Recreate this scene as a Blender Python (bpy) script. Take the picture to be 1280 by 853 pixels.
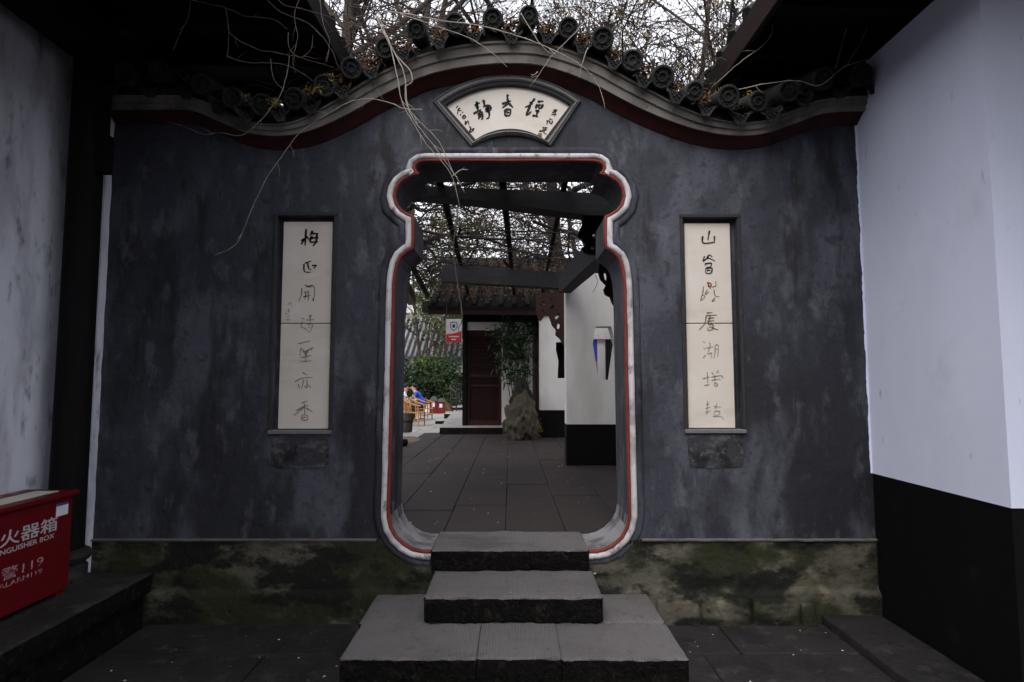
import bpy, bmesh, math, random
from mathutils import Vector, Matrix, noise
from math import sin, cos, pi, radians, atan2, sqrt

random.seed(7)
SC = bpy.context.scene
for o in list(bpy.data.objects):
    bpy.data.objects.remove(o)
COL = SC.collection

# ------------------------------------------------------------------ camera
F = 710.0                       # focal length in photo pixels (1280 wide) = 20 mm
PITCH = radians(4.15)
EYE = 1.5
D = 3.68                        # distance of the gate wall's front face
cam = bpy.data.cameras.new('camera')
cam.sensor_width = 36.0
cam.lens = F / 1280.0 * 36.0
cam.clip_start = 0.05
cam.clip_end = 2000.0
camo = bpy.data.objects.new('camera', cam)
camo.location = (0, 0, EYE)
camo.rotation_euler = (pi / 2 + PITCH, 0, 0)
COL.objects.link(camo)
SC.camera = camo

# ------------------------------------------------------------------ sky, sun, exposure
SUN_EL, SUN_AZ = radians(50), radians(205)      # overcast: a broad soft sun, high, behind and left of the camera
world = bpy.data.worlds.new('World')
SC.world = world
world.use_nodes = True
wn, wl = world.node_tree.nodes, world.node_tree.links
wn.clear()
sky = wn.new('ShaderNodeTexSky')
sky.sky_type = 'NISHITA'
sky.sun_disc = False
sky.sun_elevation = SUN_EL
sky.sun_rotation = SUN_AZ
sky.air_density = 1.0
sky.dust_density = 6.0
sky.ozone_density = 1.0
hs = wn.new('ShaderNodeHueSaturation')
hs.inputs['Saturation'].default_value = 0.30
mixw = wn.new('ShaderNodeMix'); mixw.data_type = 'RGBA'
mixw.inputs['Factor'].default_value = 0.65
mixw.inputs['B'].default_value = (8.6, 8.75, 9.5, 1)      # even cloud cover
bg = wn.new('ShaderNodeBackground')
bg.inputs['Strength'].default_value = 0.10
wo = wn.new('ShaderNodeOutputWorld')
wl.new(sky.outputs[0], hs.inputs['Color'])
wl.new(hs.outputs[0], mixw.inputs['A'])
wl.new(mixw.outputs['Result'], bg.inputs['Color'])
wl.new(bg.outputs[0], wo.inputs['Surface'])

sun = bpy.data.lights.new('sun', 'SUN')
sun.energy = 0.7
sun.angle = radians(40)
sun.color = (1.0, 0.96, 0.92)
suno = bpy.data.objects.new('sun', sun)
sdir = Vector((sin(SUN_AZ) * cos(SUN_EL), cos(SUN_AZ) * cos(SUN_EL), sin(SUN_EL)))
suno.rotation_euler = (-sdir).to_track_quat('-Z', 'Y').to_euler()
suno.location = sdir * 30
COL.objects.link(suno)

SC.view_settings.view_transform = 'Standard'
SC.view_settings.look = 'None'
SC.view_settings.gamma = 1.0
SC.view_settings.use_curve_mapping = False
SC.view_settings.exposure = 1.15
SC.cycles.use_denoising = True
SC.cycles.max_bounces = 8
SC.cycles.diffuse_bounces = 4

# ------------------------------------------------------------------ pixel -> place helpers
CP, SP = cos(PITCH), sin(PITCH)
def ray(px, py):
    xc, yc = (px - 640.0) / F, -(py - 426.5) / F
    return Vector((xc, CP - SP * yc, SP + CP * yc))
def at_depth(px, py, Y=D):
    d = ray(px, py); t = Y / d.y
    return Vector((d.x * t, Y, EYE + d.z * t))
def at_height(px, py, z):
    d = ray(px, py); t = (z - EYE) / d.z
    return Vector((d.x * t, d.y * t, z))
def W(px, py, Y=D):
    v = at_depth(px, py, Y); return (v.x, v.z)

# ------------------------------------------------------------------ materials
def nodemat(name):
    m = bpy.data.materials.new(name); m.use_nodes = True
    nt = m.node_tree
    return m, nt.nodes, nt.links, nt.nodes['Principled BSDF']

MATS = {}
def mat(name, base, layers=(), rough=0.85, bump=0.0, bscale=40.0, bdist=0.01, spec=0.25, stretch=(1, 1, 1),
        island=0.0, metallic=0.0, lines=None, trans=0.0):
    """base colour with stains: layers = (colour, scale, stretch, lo, hi, strength)"""
    m, n, l, b = nodemat(name)
    geo = n.new('ShaderNodeNewGeometry')
    def coords(st):
        mp = n.new('ShaderNodeMapping'); mp.inputs['Scale'].default_value = st
        l.new(geo.outputs['Position'], mp.inputs['Vector']); return mp.outputs[0]
    def noise_node(sc, st, det=8, ro=0.6):
        t = n.new('ShaderNodeTexNoise'); t.inputs['Scale'].default_value = sc
        t.inputs['Detail'].default_value = det; t.inputs['Roughness'].default_value = ro
        l.new(coords(st), t.inputs['Vector']); return t.outputs['Fac']
    cur = None
    rgb = n.new('ShaderNodeRGB'); rgb.outputs[0].default_value = (*base, 1); cur = rgb.outputs[0]
    for i, (c, sc, st, lo, hi, k) in enumerate(layers):
        f = noise_node(sc, st)
        mr = n.new('ShaderNodeMapRange'); mr.inputs['From Min'].default_value = lo; mr.inputs['From Max'].default_value = hi
        mr.inputs['To Max'].default_value = k; mr.interpolation_type = 'SMOOTHSTEP'
        l.new(f, mr.inputs['Value'])
        mx = n.new('ShaderNodeMix'); mx.data_type = 'RGBA'
        l.new(mr.outputs[0], mx.inputs['Factor']); l.new(cur, mx.inputs['A']); mx.inputs['B'].default_value = (*c, 1)
        cur = mx.outputs['Result']
    if island > 0:
        mr = n.new('ShaderNodeMapRange'); mr.inputs['To Min'].default_value = 1 - island; mr.inputs['To Max'].default_value = 1 + island
        l.new(geo.outputs['Random Per Island'], mr.inputs['Value'])
        hv = n.new('ShaderNodeHueSaturation'); l.new(mr.outputs[0], hv.inputs['Value']); l.new(cur, hv.inputs['Color'])
        cur = hv.outputs[0]
    l.new(cur, b.inputs['Base Color'])
    b.inputs['Roughness'].default_value = rough
    b.inputs['Specular IOR Level'].default_value = spec
    b.inputs['Metallic'].default_value = metallic
    if bump > 0:
        f = noise_node(bscale, stretch, 10, 0.65)
        if lines:
            wv = n.new('ShaderNodeTexWave'); wv.inputs['Scale'].default_value = lines[0]; wv.bands_direction = lines[1]
            wv.inputs['Distortion'].default_value = 1.5; wv.inputs['Detail'].default_value = 3; wv.inputs['Detail Scale'].default_value = 2
            l.new(coords((1, 1, 1)), wv.inputs['Vector'])
            ad = n.new('ShaderNodeMath'); ad.operation = 'MULTIPLY_ADD'; ad.inputs[1].default_value = lines[2]
            l.new(wv.outputs['Fac'], ad.inputs[0]); l.new(f, ad.inputs[2]); f = ad.outputs[0]
        bp = n.new('ShaderNodeBump'); bp.inputs['Strength'].default_value = bump; bp.inputs['Distance'].default_value = bdist
        l.new(f, bp.inputs['Height']); l.new(bp.outputs[0], b.inputs['Normal'])
    if trans > 0:
        b.inputs['Transmission Weight'].default_value = 0
        b.inputs['Subsurface Weight'].default_value = 0
    MATS[name] = m
    return m

S1 = (1, 1, 1)
V1 = (1, 1, .28)       # streaks running down
mat('plaster_dark', (.040, .0425, .058), [
    ((.016, .0165, .021), .8, (1, 1, .6), .44, .62, .85),
    ((.098, .103, .128), 2.6, (1, 1, .45), .49, .65, .66),
    ((.012, .012, .015), 4.8, (1, 1, .25), .52, .67, .80),
    ((.125, .128, .150), 8.5, (1, 1, .45), .54, .70, .52),
    ((.020, .020, .024), 13.0, (1, 1, .9), .54, .68, .60),
    ((.145, .148, .168), 34.0, (1, 1, .12), .62, .74, .45),
    ((.010, .010, .012), 48.0, S1, .59, .69, .60)], rough=.72, bump=.6, bscale=9, bdist=.02, spec=.35)
mat('plaster_patch', (.038, .038, .045), [
    ((.105, .103, .110), 9.0, (1, 1, 2), .46, .64, .8), ((.010, .010, .011), 7.0, S1, .5, .64, .85), ((.15, .145, .14), 30.0, S1, .6, .7, .5)], rough=.9, bump=.6, bscale=22, bdist=.012)
mat('whitewash', (.66, .675, .77), [
    ((.38, .39, .45), 1.0, (1, 5, 1.1), .46, .66, .75),
    ((.13, .13, .14), 1.0, (1, 6.5, 2.4), .56, .68, .8),
    ((.72, .72, .75), 5.0, S1, .5, .7, .4),
    ((.22, .22, .24), 3.0, (1, 7, 2.5), .58, .70, .55)], rough=.9, bump=.25, bscale=18, bdist=.008)
mat('whitewash_fresh', (.77, .80, .97), [
    ((.67, .70, .86), .9, (1, 1, .35), .45, .7, .6),
    ((.34, .34, .38), 13.0, (2.0, 2.0, .45), .66, .73, .6), ((.55, .55, .62), 2.2, (1, 1, .5), .58, .74, .5),
    ((.81, .84, .98), 3.0, S1, .5, .7, .4)], rough=.88, bump=.15, bscale=22, bdist=.005)
mat('whitewash_inner', (.66, .64, .62), [
    ((.48, .45, .42), 1.5, (1, 1, .3), .45, .7, .7),
    ((.30, .28, .25), 3.0, (2, 1, .3), .64, .78, .5)], rough=.9, bump=.2, bscale=15, bdist=.006)
mat('dado_black', (.0035, .0035, .004), [((.010, .010, .011), 6.0, S1, .55, .75, .7)], rough=.85, spec=.12, bump=.4, bscale=25, bdist=.01)
mat('plinth', (.105, .097, .073), [
    ((.250, .226, .170), 4.2, S1, .52, .70, .8),
    ((.022, .026, .010), 1.7, (1, 1, 1.6), .43, .56, .95),
    ((.008, .009, .007), 2.6, (1, 1, 1.8), .47, .58, .95),
    ((.030, .028, .022), 16.0, S1, .55, .68, .6),
    ((.16, .16, .15), 9.0, S1, .64, .74, .6)], rough=.92, bump=.8, bscale=12, bdist=.03)
mat('ledge', (.14, .135, .125), [((.05, .05, .05), 8.0, S1, .5, .7, .7)], rough=.9, bump=.4, bscale=30)
mat('trim_white', (.60, .58, .585), [
    ((.25, .24, .235), 6.0, S1, .46, .66, .75), ((.09, .085, .08), 15.0, (1, 1, .6), .56, .68, .8), ((.05, .05, .055), 5.0, (1, 1, .5), .62, .70, .7)], rough=.8, bump=.35, bscale=30, bdist=.008)
mat('reveal_wash', (.24, .23, .235), [((.07, .07, .08), 6.0, (1, 1, .5), .45, .65, .8), ((.36, .35, .35), 12.0, S1, .55, .7, .5)], rough=.85, bump=.3, bscale=30)
mat('trim_red', (.20, .035, .028), [
    ((.10, .02, .018), 9.0, S1, .45, .7, .8), ((.26, .15, .13), 20.0, S1, .62, .75, .6)], rough=.7, bump=.3, bscale=40)
mat('cornice', (.20, .182, .162), [
    ((.07, .064, .058), 4.0, (1, 1, .6), .45, .68, .85), ((.035, .034, .03), 9.0, S1, .60, .74, .75)], rough=.85, bump=.35, bscale=22, bdist=.01)
mat('cove_red', (.050, .012, .011), [((.018, .008, .008), 5.0, S1, .45, .7, .85)], rough=.8, bump=.3, bscale=25)
mat('roof_tile', (.021, .022, .023), [
    ((.060, .061, .058), 7.0, S1, .52, .72, .7), ((.030, .038, .012), 9.0, S1, .55, .70, .75),
    ((.012, .012, .012), 16.0, S1, .5, .7, .6)], rough=.85, bump=.6, bscale=35, bdist=.012)
mat('moss', (.030, .042, .010), [((.06, .055, .015), 30.0, S1, .5, .7, .7)], rough=1, island=.4)
mat('marble', (.66, .60, .53), [
    ((.52, .46, .38), 2.2, (1, 1, 3), .50, .72, .6), ((.72, .69, .64), 4.0, S1, .5, .7, .5),
    ((.34, .29, .20), 7.0, S1, .70, .80, .35)], rough=.5, bump=.1, bscale=30, bdist=.003, spec=.4)
mat('ink', (.014, .013, .012), [((.10, .085, .05), 60.0, S1, .58, .7, .6)], rough=.6)
mat('ink_ochre', (.16, .12, .055), [((.45, .38, .25), 70.0, S1, .5, .65, .6), ((.05, .04, .02), 40.0, S1, .52, .7, .6)], rough=.7)
mat('ink_faded', (.23, .205, .17), [((.46, .42, .36), 70.0, S1, .5, .66, .8)], rough=.7)
mat('ink_rust', (.26, .075, .02), rough=.7)
mat('frame_grey', (.155, .150, .150), [((.06, .06, .06), 8.0, S1, .5, .7, .7), ((.24, .23, .22), 14.0, S1, .56, .7, .5)], rough=.8, bump=.3, bscale=40, bdist=.006)
mat('frame_dark', (.035, .033, .034), [((.08, .07, .065), 12.0, S1, .55, .72, .6)], rough=.8, bump=.3, bscale=40, bdist=.006)
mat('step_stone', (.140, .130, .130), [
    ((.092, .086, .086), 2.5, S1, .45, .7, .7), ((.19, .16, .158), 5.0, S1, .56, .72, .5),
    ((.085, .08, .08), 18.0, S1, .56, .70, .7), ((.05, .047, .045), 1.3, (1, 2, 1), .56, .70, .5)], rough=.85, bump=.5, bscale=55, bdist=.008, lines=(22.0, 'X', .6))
mat('step_riser', (.010, .009, .008), [((.034, .030, .024), 22.0, S1, .52, .66, .8), ((.004, .004, .004), 34.0, S1, .50, .62, .8), ((.16, .145, .12), 90.0, S1, .64, .72, .6)], rough=.95, bump=1.0, bscale=45, bdist=.05, spec=.1)  # stained rough risers; their shade under overhead light is also put into the colour
mat('slab_court', (.026, .024, .024), [
    ((.014, .013, .013), 2.0, S1, .45, .65, .85), ((.062, .057, .053), 7.0, S1, .53, .70, .7), ((.009, .009, .009), 11.0, S1, .56, .70, .7), ((.085, .08, .074), 30.0, S1, .60, .72, .5),
    ((.20, .19, .18), 45.0, S1, .74, .79, .5)], rough=.8, bump=.8, bscale=26, bdist=.02, island=.12)
mat('slab_inner', (.036, .027, .0255), [
    ((.022, .018, .018), 1.7, S1, .45, .7, .8), ((.058, .047, .044), 5.0, (1, 3, 1), .58, .75, .5),
    ((.30, .28, .26), 60.0, S1, .75, .79, .5)], rough=.7, bump=.4, bscale=30, bdist=.008, island=.15, lines=(30.0, 'Y', .4))
mat('slab_pale', (.30, .285, .275), [((.20, .19, .18), 2.2, S1, .45, .7, .8), ((.38, .36, .34), 9.0, S1, .55, .75, .5)], rough=.85, bump=.3, bscale=30, island=.1)
mat('joint_dirt', (.018, .017, .016), [((.04, .036, .03), 14.0, S1, .5, .7, .7)], rough=1)
mat('earth', (.12, .095, .065), [((.07, .055, .04), 5.0, S1, .45, .7, .8), ((.26, .22, .15), 24.0, (1, 4, 1), .55, .7, .6)], rough=1, bump=.6, bscale=30)
mat('wood_black', (.006, .0055, .006), [((.014, .013, .013), 6.0, (8, 8, 1), .5, .7, .6)], rough=.8, bump=.2, bscale=30, spec=.12)
mat('fascia', (.022, .012, .011), [((.010, .007, .007), 7.0, (1, .3, 1), .45, .7, .8)], rough=.85, bump=.4, bscale=25, spec=.12)
mat('beam_dark', (.022, .022, .025), [((.045, .044, .047), 5.0, (1, 6, 6), .5, .72, .7)], rough=.75, bump=.3, bscale=20)
mat('wood_red', (.032, .012, .010), [((.016, .007, .006), 8.0, (1, 1, .2), .45, .7, .8)], rough=.6, bump=.2, bscale=40)
mat('door_trim', (.040, .010, .009), [((.02, .005, .005), 5.0, S1, .45, .7, .7)], rough=.4, spec=.3)
mat('door_red', (.018, .003, .003), [((.009, .002, .002), 5.0, (1, 1, .3), .45, .7, .7)], rough=.5, bump=.15, bscale=40, spec=.2)
mat('box_red', (.115, .004, .007), [((.075, .003, .006), 3.0, S1, .45, .7, .7), ((.12, .01, .01), 20.0, S1, .66, .76, .5)], rough=.45, bump=.05, bscale=60, spec=.25)
mat('label_cream', (.62, .60, .48), [((.30, .33, .12), 22.0, S1, .60, .68, .7), ((.55, .12, .06), 30.0, S1, .66, .72, .8)], rough=.6)
mat('sticker_white', (.68, .70, .78), rough=.5)
mat('sticker_blue', (.05, .07, .22), rough=.5)
mat('print_white', (.46, .43, .46), [((.35, .22, .24), 60.0, S1, .58, .7, .6)], rough=.6)
mat('print_worn', (.42, .30, .32), [((.24, .03, .04), 50.0, S1, .46, .6, .8)], rough=.6)
mat('bark', (.085, .068, .058), [((.045, .036, .032), 9.0, (1, 1, .3), .45, .7, .8), ((.16, .145, .13), 6.0, S1, .58, .74, .5)], rough=.95, bump=.7, bscale=18, bdist=.03, stretch=(1, 1, .35))
mat('bark_dark', (.022, .019, .018), [((.05, .045, .04), 9.0, (1, 1, .4), .55, .72, .6)], rough=.95, bump=.6, bscale=18, bdist=.03)
mat('twig', (.060, .044, .036), [((.12, .10, .085), 12.0, S1, .55, .72, .6)], rough=.9, island=.35)
mat('twig_dark', (.028, .021, .018), [((.07, .055, .045), 12.0, S1, .58, .74, .6)], rough=.9, island=.35)
mat('twig_pale', (.34, .30, .26), [((.22, .19, .16), 18.0, S1, .5, .7, .7)], rough=.8)
mat('twig_mid', (.17, .14, .12), [((.09, .07, .06), 14.0, S1, .5, .7, .7)], rough=.9)
mat('leaf_brown', (.105, .055, .027), [((.20, .115, .045), 3.0, S1, .5, .7, .7), ((.055, .028, .014), 7.0, S1, .5, .7, .7)], rough=.8, island=.5)
mat('leaf_yellow', (.26, .19, .045), [((.13, .13, .03), 2.0, S1, .45, .7, .8)], rough=.7, island=.45)
mat('leaf_green', (.050, .085, .022), [((.10, .13, .035), 2.5, S1, .5, .7, .7), ((.020, .035, .012), 5.0, S1, .5, .7, .7)], rough=.65, island=.45)
mat('leaf_olive', (.12, .135, .055), [((.19, .19, .09), 1.5, S1, .5, .7, .7), ((.05, .06, .02), 4.0, S1, .5, .7, .6)], rough=.7, island=.45)
mat('leaf_deep', (.022, .042, .016), [((.045, .075, .025), 3.0, S1, .52, .7, .8)], rough=.6, island=.45)
mat('leaf_mid', (.032, .058, .018), [((.065, .095, .026), 2.5, S1, .52, .7, .7), ((.012, .022, .008), 5.0, S1, .5, .7, .7)], rough=.65, island=.45)
mat('leaf_fresh', (.14, .20, .03), [((.08, .13, .02), 3.0, S1, .5, .7, .7)], rough=.6, island=.4)
mat('rock', (.075, .062, .046), [((.06, .055, .045), 5.0, S1, .45, .65, .85), ((.16, .13, .095), 8.0, (1.6, 1.6, .5), .56, .72, .6), ((.04, .05, .015), 4.0, S1, .60, .74, .5)], rough=.95, bump=.9, bscale=14, bdist=.06)
mat('rock_dark', (.018, .017, .015), [((.07, .065, .055), 8.0, S1, .55, .72, .7)], rough=.95, bump=.9, bscale=14, bdist=.05)
mat('bamboo_cane', (.055, .06, .03), rough=.6)
mat('rattan', (.42, .22, .075), [((.25, .12, .04), 20.0, S1, .5, .7, .7)], rough=.55)
mat('rattan_dark', (.035, .03, .027), [((.09, .08, .07), 20.0, S1, .55, .7, .7)], rough=.6)
mat('skin', (.45, .26, .18), rough=.6)
mat('hair', (.012, .010, .009), rough=.5)
mat('shirt_blue', (.025, .075, .55), [((.015, .04, .33), 10.0, S1, .5, .7, .7)], rough=.8)
mat('shirt_white', (.66, .64, .72), rough=.8)
mat('trousers', (.02, .02, .028), rough=.85)
mat('shoe', (.01, .01, .01), rough=.5)
mat('tile_far', (.34, .34, .345), [((.20, .20, .20), 1.2, S1, .45, .7, .7)], rough=.9, island=.15)
mat('tile_far_pan', (.10, .10, .105), rough=.95)
mat('sign_white', (.60, .60, .64), rough=.45)
mat('sign_red', (.55, .03, .025), rough=.45)
mat('sign_navy', (.03, .05, .10), rough=.45)
mat('blue_panel', (.04, .07, .42), rough=.6)
mat('bin_red', (.13, .010, .008), rough=.55)
mat('bin_roof', (.05, .055, .05), rough=.8)
mat('broom', (.20, .13, .055), [((.10, .06, .03), 20.0, S1, .5, .7, .7)], rough=.9)
mat('litter', (.62, .58, .52), rough=.9, island=.3)
mat('wire', (.02, .02, .02), rough=.6)

# ------------------------------------------------------------------ object helpers
def wloc(o):
    v = Vector((0, 0, 0))
    while o is not None:
        v += o.location; o = o.parent
    return v

def tag(o, label=None, cat=None, group=None, kind=None):
    if label: o['label'] = label
    if cat: o['category'] = cat
    if group: o['group'] = group
    if kind: o['kind'] = kind
    return o

def thing(name, loc, label, cat, group=None, kind=None):
    o = bpy.data.objects.new(name, None); COL.objects.link(o)
    o.location = loc; o.empty_display_size = .1
    return tag(o, label, cat, group, kind)

def link_mesh(name, me, parent=None, material=None):
    o = bpy.data.objects.new(name, me); COL.objects.link(o)
    if material and not me.materials: me.materials.append(MATS[material])
    if parent is not None: o.parent = parent
    return o

def from_bm(name, bm, material, parent=None, smooth=False, angle=None):
    """bmesh in world coordinates -> one mesh object under parent"""
    off = wloc(parent) if parent is not None else Vector((0, 0, 0))
    if off.length > 0:
        bmesh.ops.translate(bm, vec=-off, verts=bm.verts)
    bm.normal_update()
    me = bpy.data.meshes.new(name); bm.to_mesh(me); bm.free()
    if smooth:
        me.shade_smooth()
        if angle: me.set_sharp_from_angle(angle=radians(angle))
    mats = material if isinstance(material, (list, tuple)) else [material]
    for mm in mats: me.materials.append(MATS[mm])
    return link_mesh(name, me, parent)

class MB:
    def __init__(s): s.v = []; s.f = []; s.mi = []
    def add(s, verts, faces, mi=0):
        k = len(s.v); s.v += [tuple(p) for p in verts]
        s.f += [tuple(i + k for i in f) for f in faces]; s.mi += [mi] * len(faces); return s
    def box(s, x0, x1, y0, y1, z0, z1, mi=0):
        return s.add([(x0, y0, z0), (x1, y0, z0), (x1, y1, z0), (x0, y1, z0), (x0, y0, z1), (x1, y0, z1), (x1, y1, z1), (x0, y1, z1)],
                     [(0, 3, 2, 1), (4, 5, 6, 7), (0, 1, 5, 4), (1, 2, 6, 5), (2, 3, 7, 6), (3, 0, 4, 7)], mi)
    def bar(s, a, b, w, h, up=(0, 0, 1), mi=0):
        a, b = Vector(a), Vector(b); t = (b - a).normalized(); u = Vector(up)
        r = t.cross(u)
        if r.length < 1e-4: r = t.cross(Vector((1, 0, 0)))
        r.normalize(); u = r.cross(t)
        vs = []
        for p in (a, b):
            for i, j in ((-1, -1), (1, -1), (1, 1), (-1, 1)): vs.append(p + r * (i * w / 2) + u * (j * h / 2))
        return s.add(vs, [(0, 1, 2, 3), (7, 6, 5, 4), (0, 4, 5, 1), (1, 5, 6, 2), (2, 6, 7, 3), (3, 7, 4, 0)], mi)
    def tube(s, pts, radii, n=6, caps=True, mi=0):
        pts = [Vector(p) for p in pts]
        if not isinstance(radii, (list, tuple)): radii = [radii] * len(pts)
        rings = []; ref = None
        for i, p in enumerate(pts):
            a = pts[max(0, i - 1)]; b = pts[min(len(pts) - 1, i + 1)]
            t = (b - a)
            if t.length < 1e-9: t = Vector((0, 0, 1))
            t.normalize()
            if ref is None:
                ref = t.orthogonal().normalized()
            ref = ref - t * ref.dot(t)
            if ref.length < 1e-5: ref = t.orthogonal()
            ref.normalize(); q = t.cross(ref)
            rings.append([p + (ref * cos(2 * pi * k / n) + q * sin(2 * pi * k / n)) * radii[i] for k in range(n)])
        vs = [v for r in rings for v in r]; fs = []
        for i in range(len(rings) - 1):
            for k in range(n):
                a, b = i * n + k, i * n + (k + 1) % n
                fs.append((a, b, b + n, a + n))
        if caps:
            fs.append(tuple(range(n - 1, -1, -1))); fs.append(tuple((len(rings) - 1) * n + k for k in range(n)))
        return s.add(vs, fs, mi)
    def lathe(s, prof, c, n=20, mi=0):
        vs = []; fs = []
        for r, z in prof:
            for k in range(n): vs.append((c[0] + r * cos(2 * pi * k / n), c[1] + r * sin(2 * pi * k / n), c[2] + z))
        for i in range(len(prof) - 1):
            for k in range(n):
                a, b = i * n + k, i * n + (k + 1) % n; fs.append((a, b, b + n, a + n))
        fs.append(tuple(range(n - 1, -1, -1))); fs.append(tuple((len(prof) - 1) * n + k for k in range(n)))
        return s.add(vs, fs, mi)
    def leaf(s, p, size, mi=0, flat=0.0, asp=.5):
        d = Vector((random.gauss(0, 1), random.gauss(0, 1), random.gauss(0, 1) * (1 - flat) - .2)).normalized()
        e = d.orthogonal().normalized(); e.rotate(Matrix.Rotation(random.uniform(0, 2 * pi), 3, d))
        p = Vector(p); w = size * asp * .5
        n = d.cross(e) * (size * .12)
        return s.add([p, p + d * size * .5 + e * w + n, p + d * size, p + d * size * .5 - e * w + n], [(0, 1, 2, 3)], mi)
    def build(s, name, material, parent=None, smooth=False, angle=None):
        off = wloc(parent) if parent is not None else Vector((0, 0, 0))
        me = bpy.data.meshes.new(name)
        me.from_pydata([(a - off.x, b - off.y, c - off.z) for a, b, c in s.v], [], s.f)
        mats = material if isinstance(material, (list, tuple)) else [material]
        for mm in mats: me.materials.append(MATS[mm])
        if len(mats) > 1: me.polygons.foreach_set('material_index', s.mi)
        me.update()
        if smooth:
            me.shade_smooth()
            if angle: me.set_sharp_from_angle(angle=radians(angle))
        return link_mesh(name, me, parent)

def catmull(pts, per=6, closed=False):
    pts = [Vector(p) for p in pts]
    if len(pts) < 3: 
        return [pts[0].lerp(pts[-1], i / per) for i in range(per + 1)]
    out = []
    for i in range(len(pts) - 1):
        p0 = pts[max(0, i - 1)]; p1 = pts[i]; p2 = pts[i + 1]; p3 = pts[min(len(pts) - 1, i + 2)]
        for k in range(per):
            t = k / per
            out.append(.5 * ((2 * p1) + (p2 - p0) * t + (2 * p0 - 5 * p1 + 4 * p2 - p3) * t * t + (3 * p1 - p0 - 3 * p2 + p3) * t ** 3))
    out.append(pts[-1])
    return out

def stone(name, x0, x1, y0, y1, z0, z1, material, parent, amp=.006, cell=.06, bev=.012, riser=None, seed=0, facey=None):
    """a rough-hewn block: subdivided, softened, knocked about; faces looking to the camera may carry a second material"""
    bm = bmesh.new()
    bmesh.ops.create_cube(bm, size=1)
    for v in bm.verts:
        v.co = Vector(((x0 + x1) / 2 + v.co.x * (x1 - x0), (y0 + y1) / 2 + v.co.y * (y1 - y0), (z0 + z1) / 2 + v.co.z * (z1 - z0)))
    bmesh.ops.bevel(bm, geom=bm.edges[:], offset=bev, segments=2, profile=.5, affect='EDGES')
    for it in range(6):
        es = [e for e in bm.edges if e.calc_length() > cell * 1.6]
        if not es: break
        bmesh.ops.subdivide_edges(bm, edges=es, cuts=1, use_grid_fill=True)
    bm.normal_update()
    for v in bm.verts:
        p = v.co * 9 + Vector((seed * 3.1, 0, 0))
        k = noise.fractal(p, 1.0, 2.0, 4) * amp
        if riser and v.normal.y < -.6: k += noise.fractal(v.co * 38, .8, 2.2, 4) * .0045
        edge = noise.noise(v.co * 22 + Vector((seed, 7, 0)))
        v.co += v.normal * k * (1.0 if abs(v.normal.z) > .8 else .35 if abs(v.normal.x) > .7 else 2.4)
        if edge > .25 and abs(v.normal.z) < .9 and v.normal.z > .1: v.co.z -= .007 * edge
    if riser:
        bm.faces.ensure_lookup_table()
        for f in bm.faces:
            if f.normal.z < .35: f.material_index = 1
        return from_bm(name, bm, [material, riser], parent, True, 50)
    return from_bm(name, bm, material, parent, True, 50)

def rough_box(name, x0, x1, y0, y1, z0, z1, material, parent, bev=.01):
    bm = bmesh.new(); bmesh.ops.create_cube(bm, size=1)
    for v in bm.verts:
        v.co = Vector(((x0 + x1) / 2 + v.co.x * (x1 - x0), (y0 + y1) / 2 + v.co.y * (y1 - y0), (z0 + z1) / 2 + v.co.z * (z1 - z0)))
    if bev: bmesh.ops.bevel(bm, geom=bm.edges[:], offset=bev, segments=1, affect='EDGES')
    return from_bm(name, bm, material, parent)

def loop_edges(bm, pts):
    vs = [bm.verts.new(p) for p in pts]
    return vs, [bm.edges.new((vs[i], vs[(i + 1) % len(vs)])) for i in range(len(vs))]

def sheet_with_holes(bm, outer, holes, Y, flip=False):
    """a flat XZ sheet at depth Y with holes"""
    es = []; loops = []
    for lp in [outer] + list(holes):
        vs, e = loop_edges(bm, [(x, Y, z) for x, z in lp]); es += e; loops.append(vs)
    r = bmesh.ops.triangle_fill(bm, use_beauty=True, use_dissolve=False, edges=es, normal=(0, 1 if flip else -1, 0))
    for f in r['geom']:
        if isinstance(f, bmesh.types.BMFace):
            f.normal_update()
            if (f.normal.y > 0) != flip: f.normal_flip()
    return loops

def wall_strip(bm, lp, Y0, Y1, mi=0):
    """side walls of a hole / outline between two depths"""
    a = [bm.verts.new((x, Y0, z)) for x, z in lp]; b = [bm.verts.new((x, Y1, z)) for x, z in lp]
    n = len(lp)
    for i in range(n):
        j = (i + 1) % n
        f = bm.faces.new((a[i], a[j], b[j], b[i])); f.material_index = mi

# =================================================================== GROUND
g = MB(); g.box(-250, 250, -250, 400, -3, -.03)
tag(g.build('ground', 'joint_dirt'), kind='structure')

court = thing('courtyard_paving', (0, 1.5, 0), None, None, kind='structure')
MB().box(-2.28, 2.6, -1.5, D + .02, -.03, -.012).build('bedding', 'joint_dirt', court)
random.seed(3)
y = -1.2; row = 0
while y < D:
    dpt = [.62, .70, .58, .66][row % 4]
    y1 = min(y + dpt, D + .01)
    x = -2.27 - random.uniform(0, .5)
    while x < 2.5:
        w = random.uniform(.75, 1.15)
        xa, xb = max(x, -2.27), min(x + w, 2.5)
        if xb - xa > .05:
            dz = random.uniform(-.004, .003)
            rough_box('paving_slab', xa + .004, xb - .004, y + .004, y1 - .004, -.06, dz, 'slab_court', court, .006)
        x += w
    y = y1; row += 1

INZ, LOZ = .42, .15             # the court behind the gate, and the lower tea court beyond it
inner = thing('inner_court_paving', (0, 8, INZ), None, None, kind='structure')
MB().box(-14, 14, D + .30, 12.32, -.02, INZ - .016).build('bedding', 'joint_dirt', inner)
MB().box(-1.6, 14, 12.325, 60, -.02, INZ - .018).build('bedding', 'joint_dirt', inner)
MB().box(-20, -1.605, 12.325, 60, -.02, LOZ - .016).build('bedding', 'joint_dirt', inner)
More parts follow.
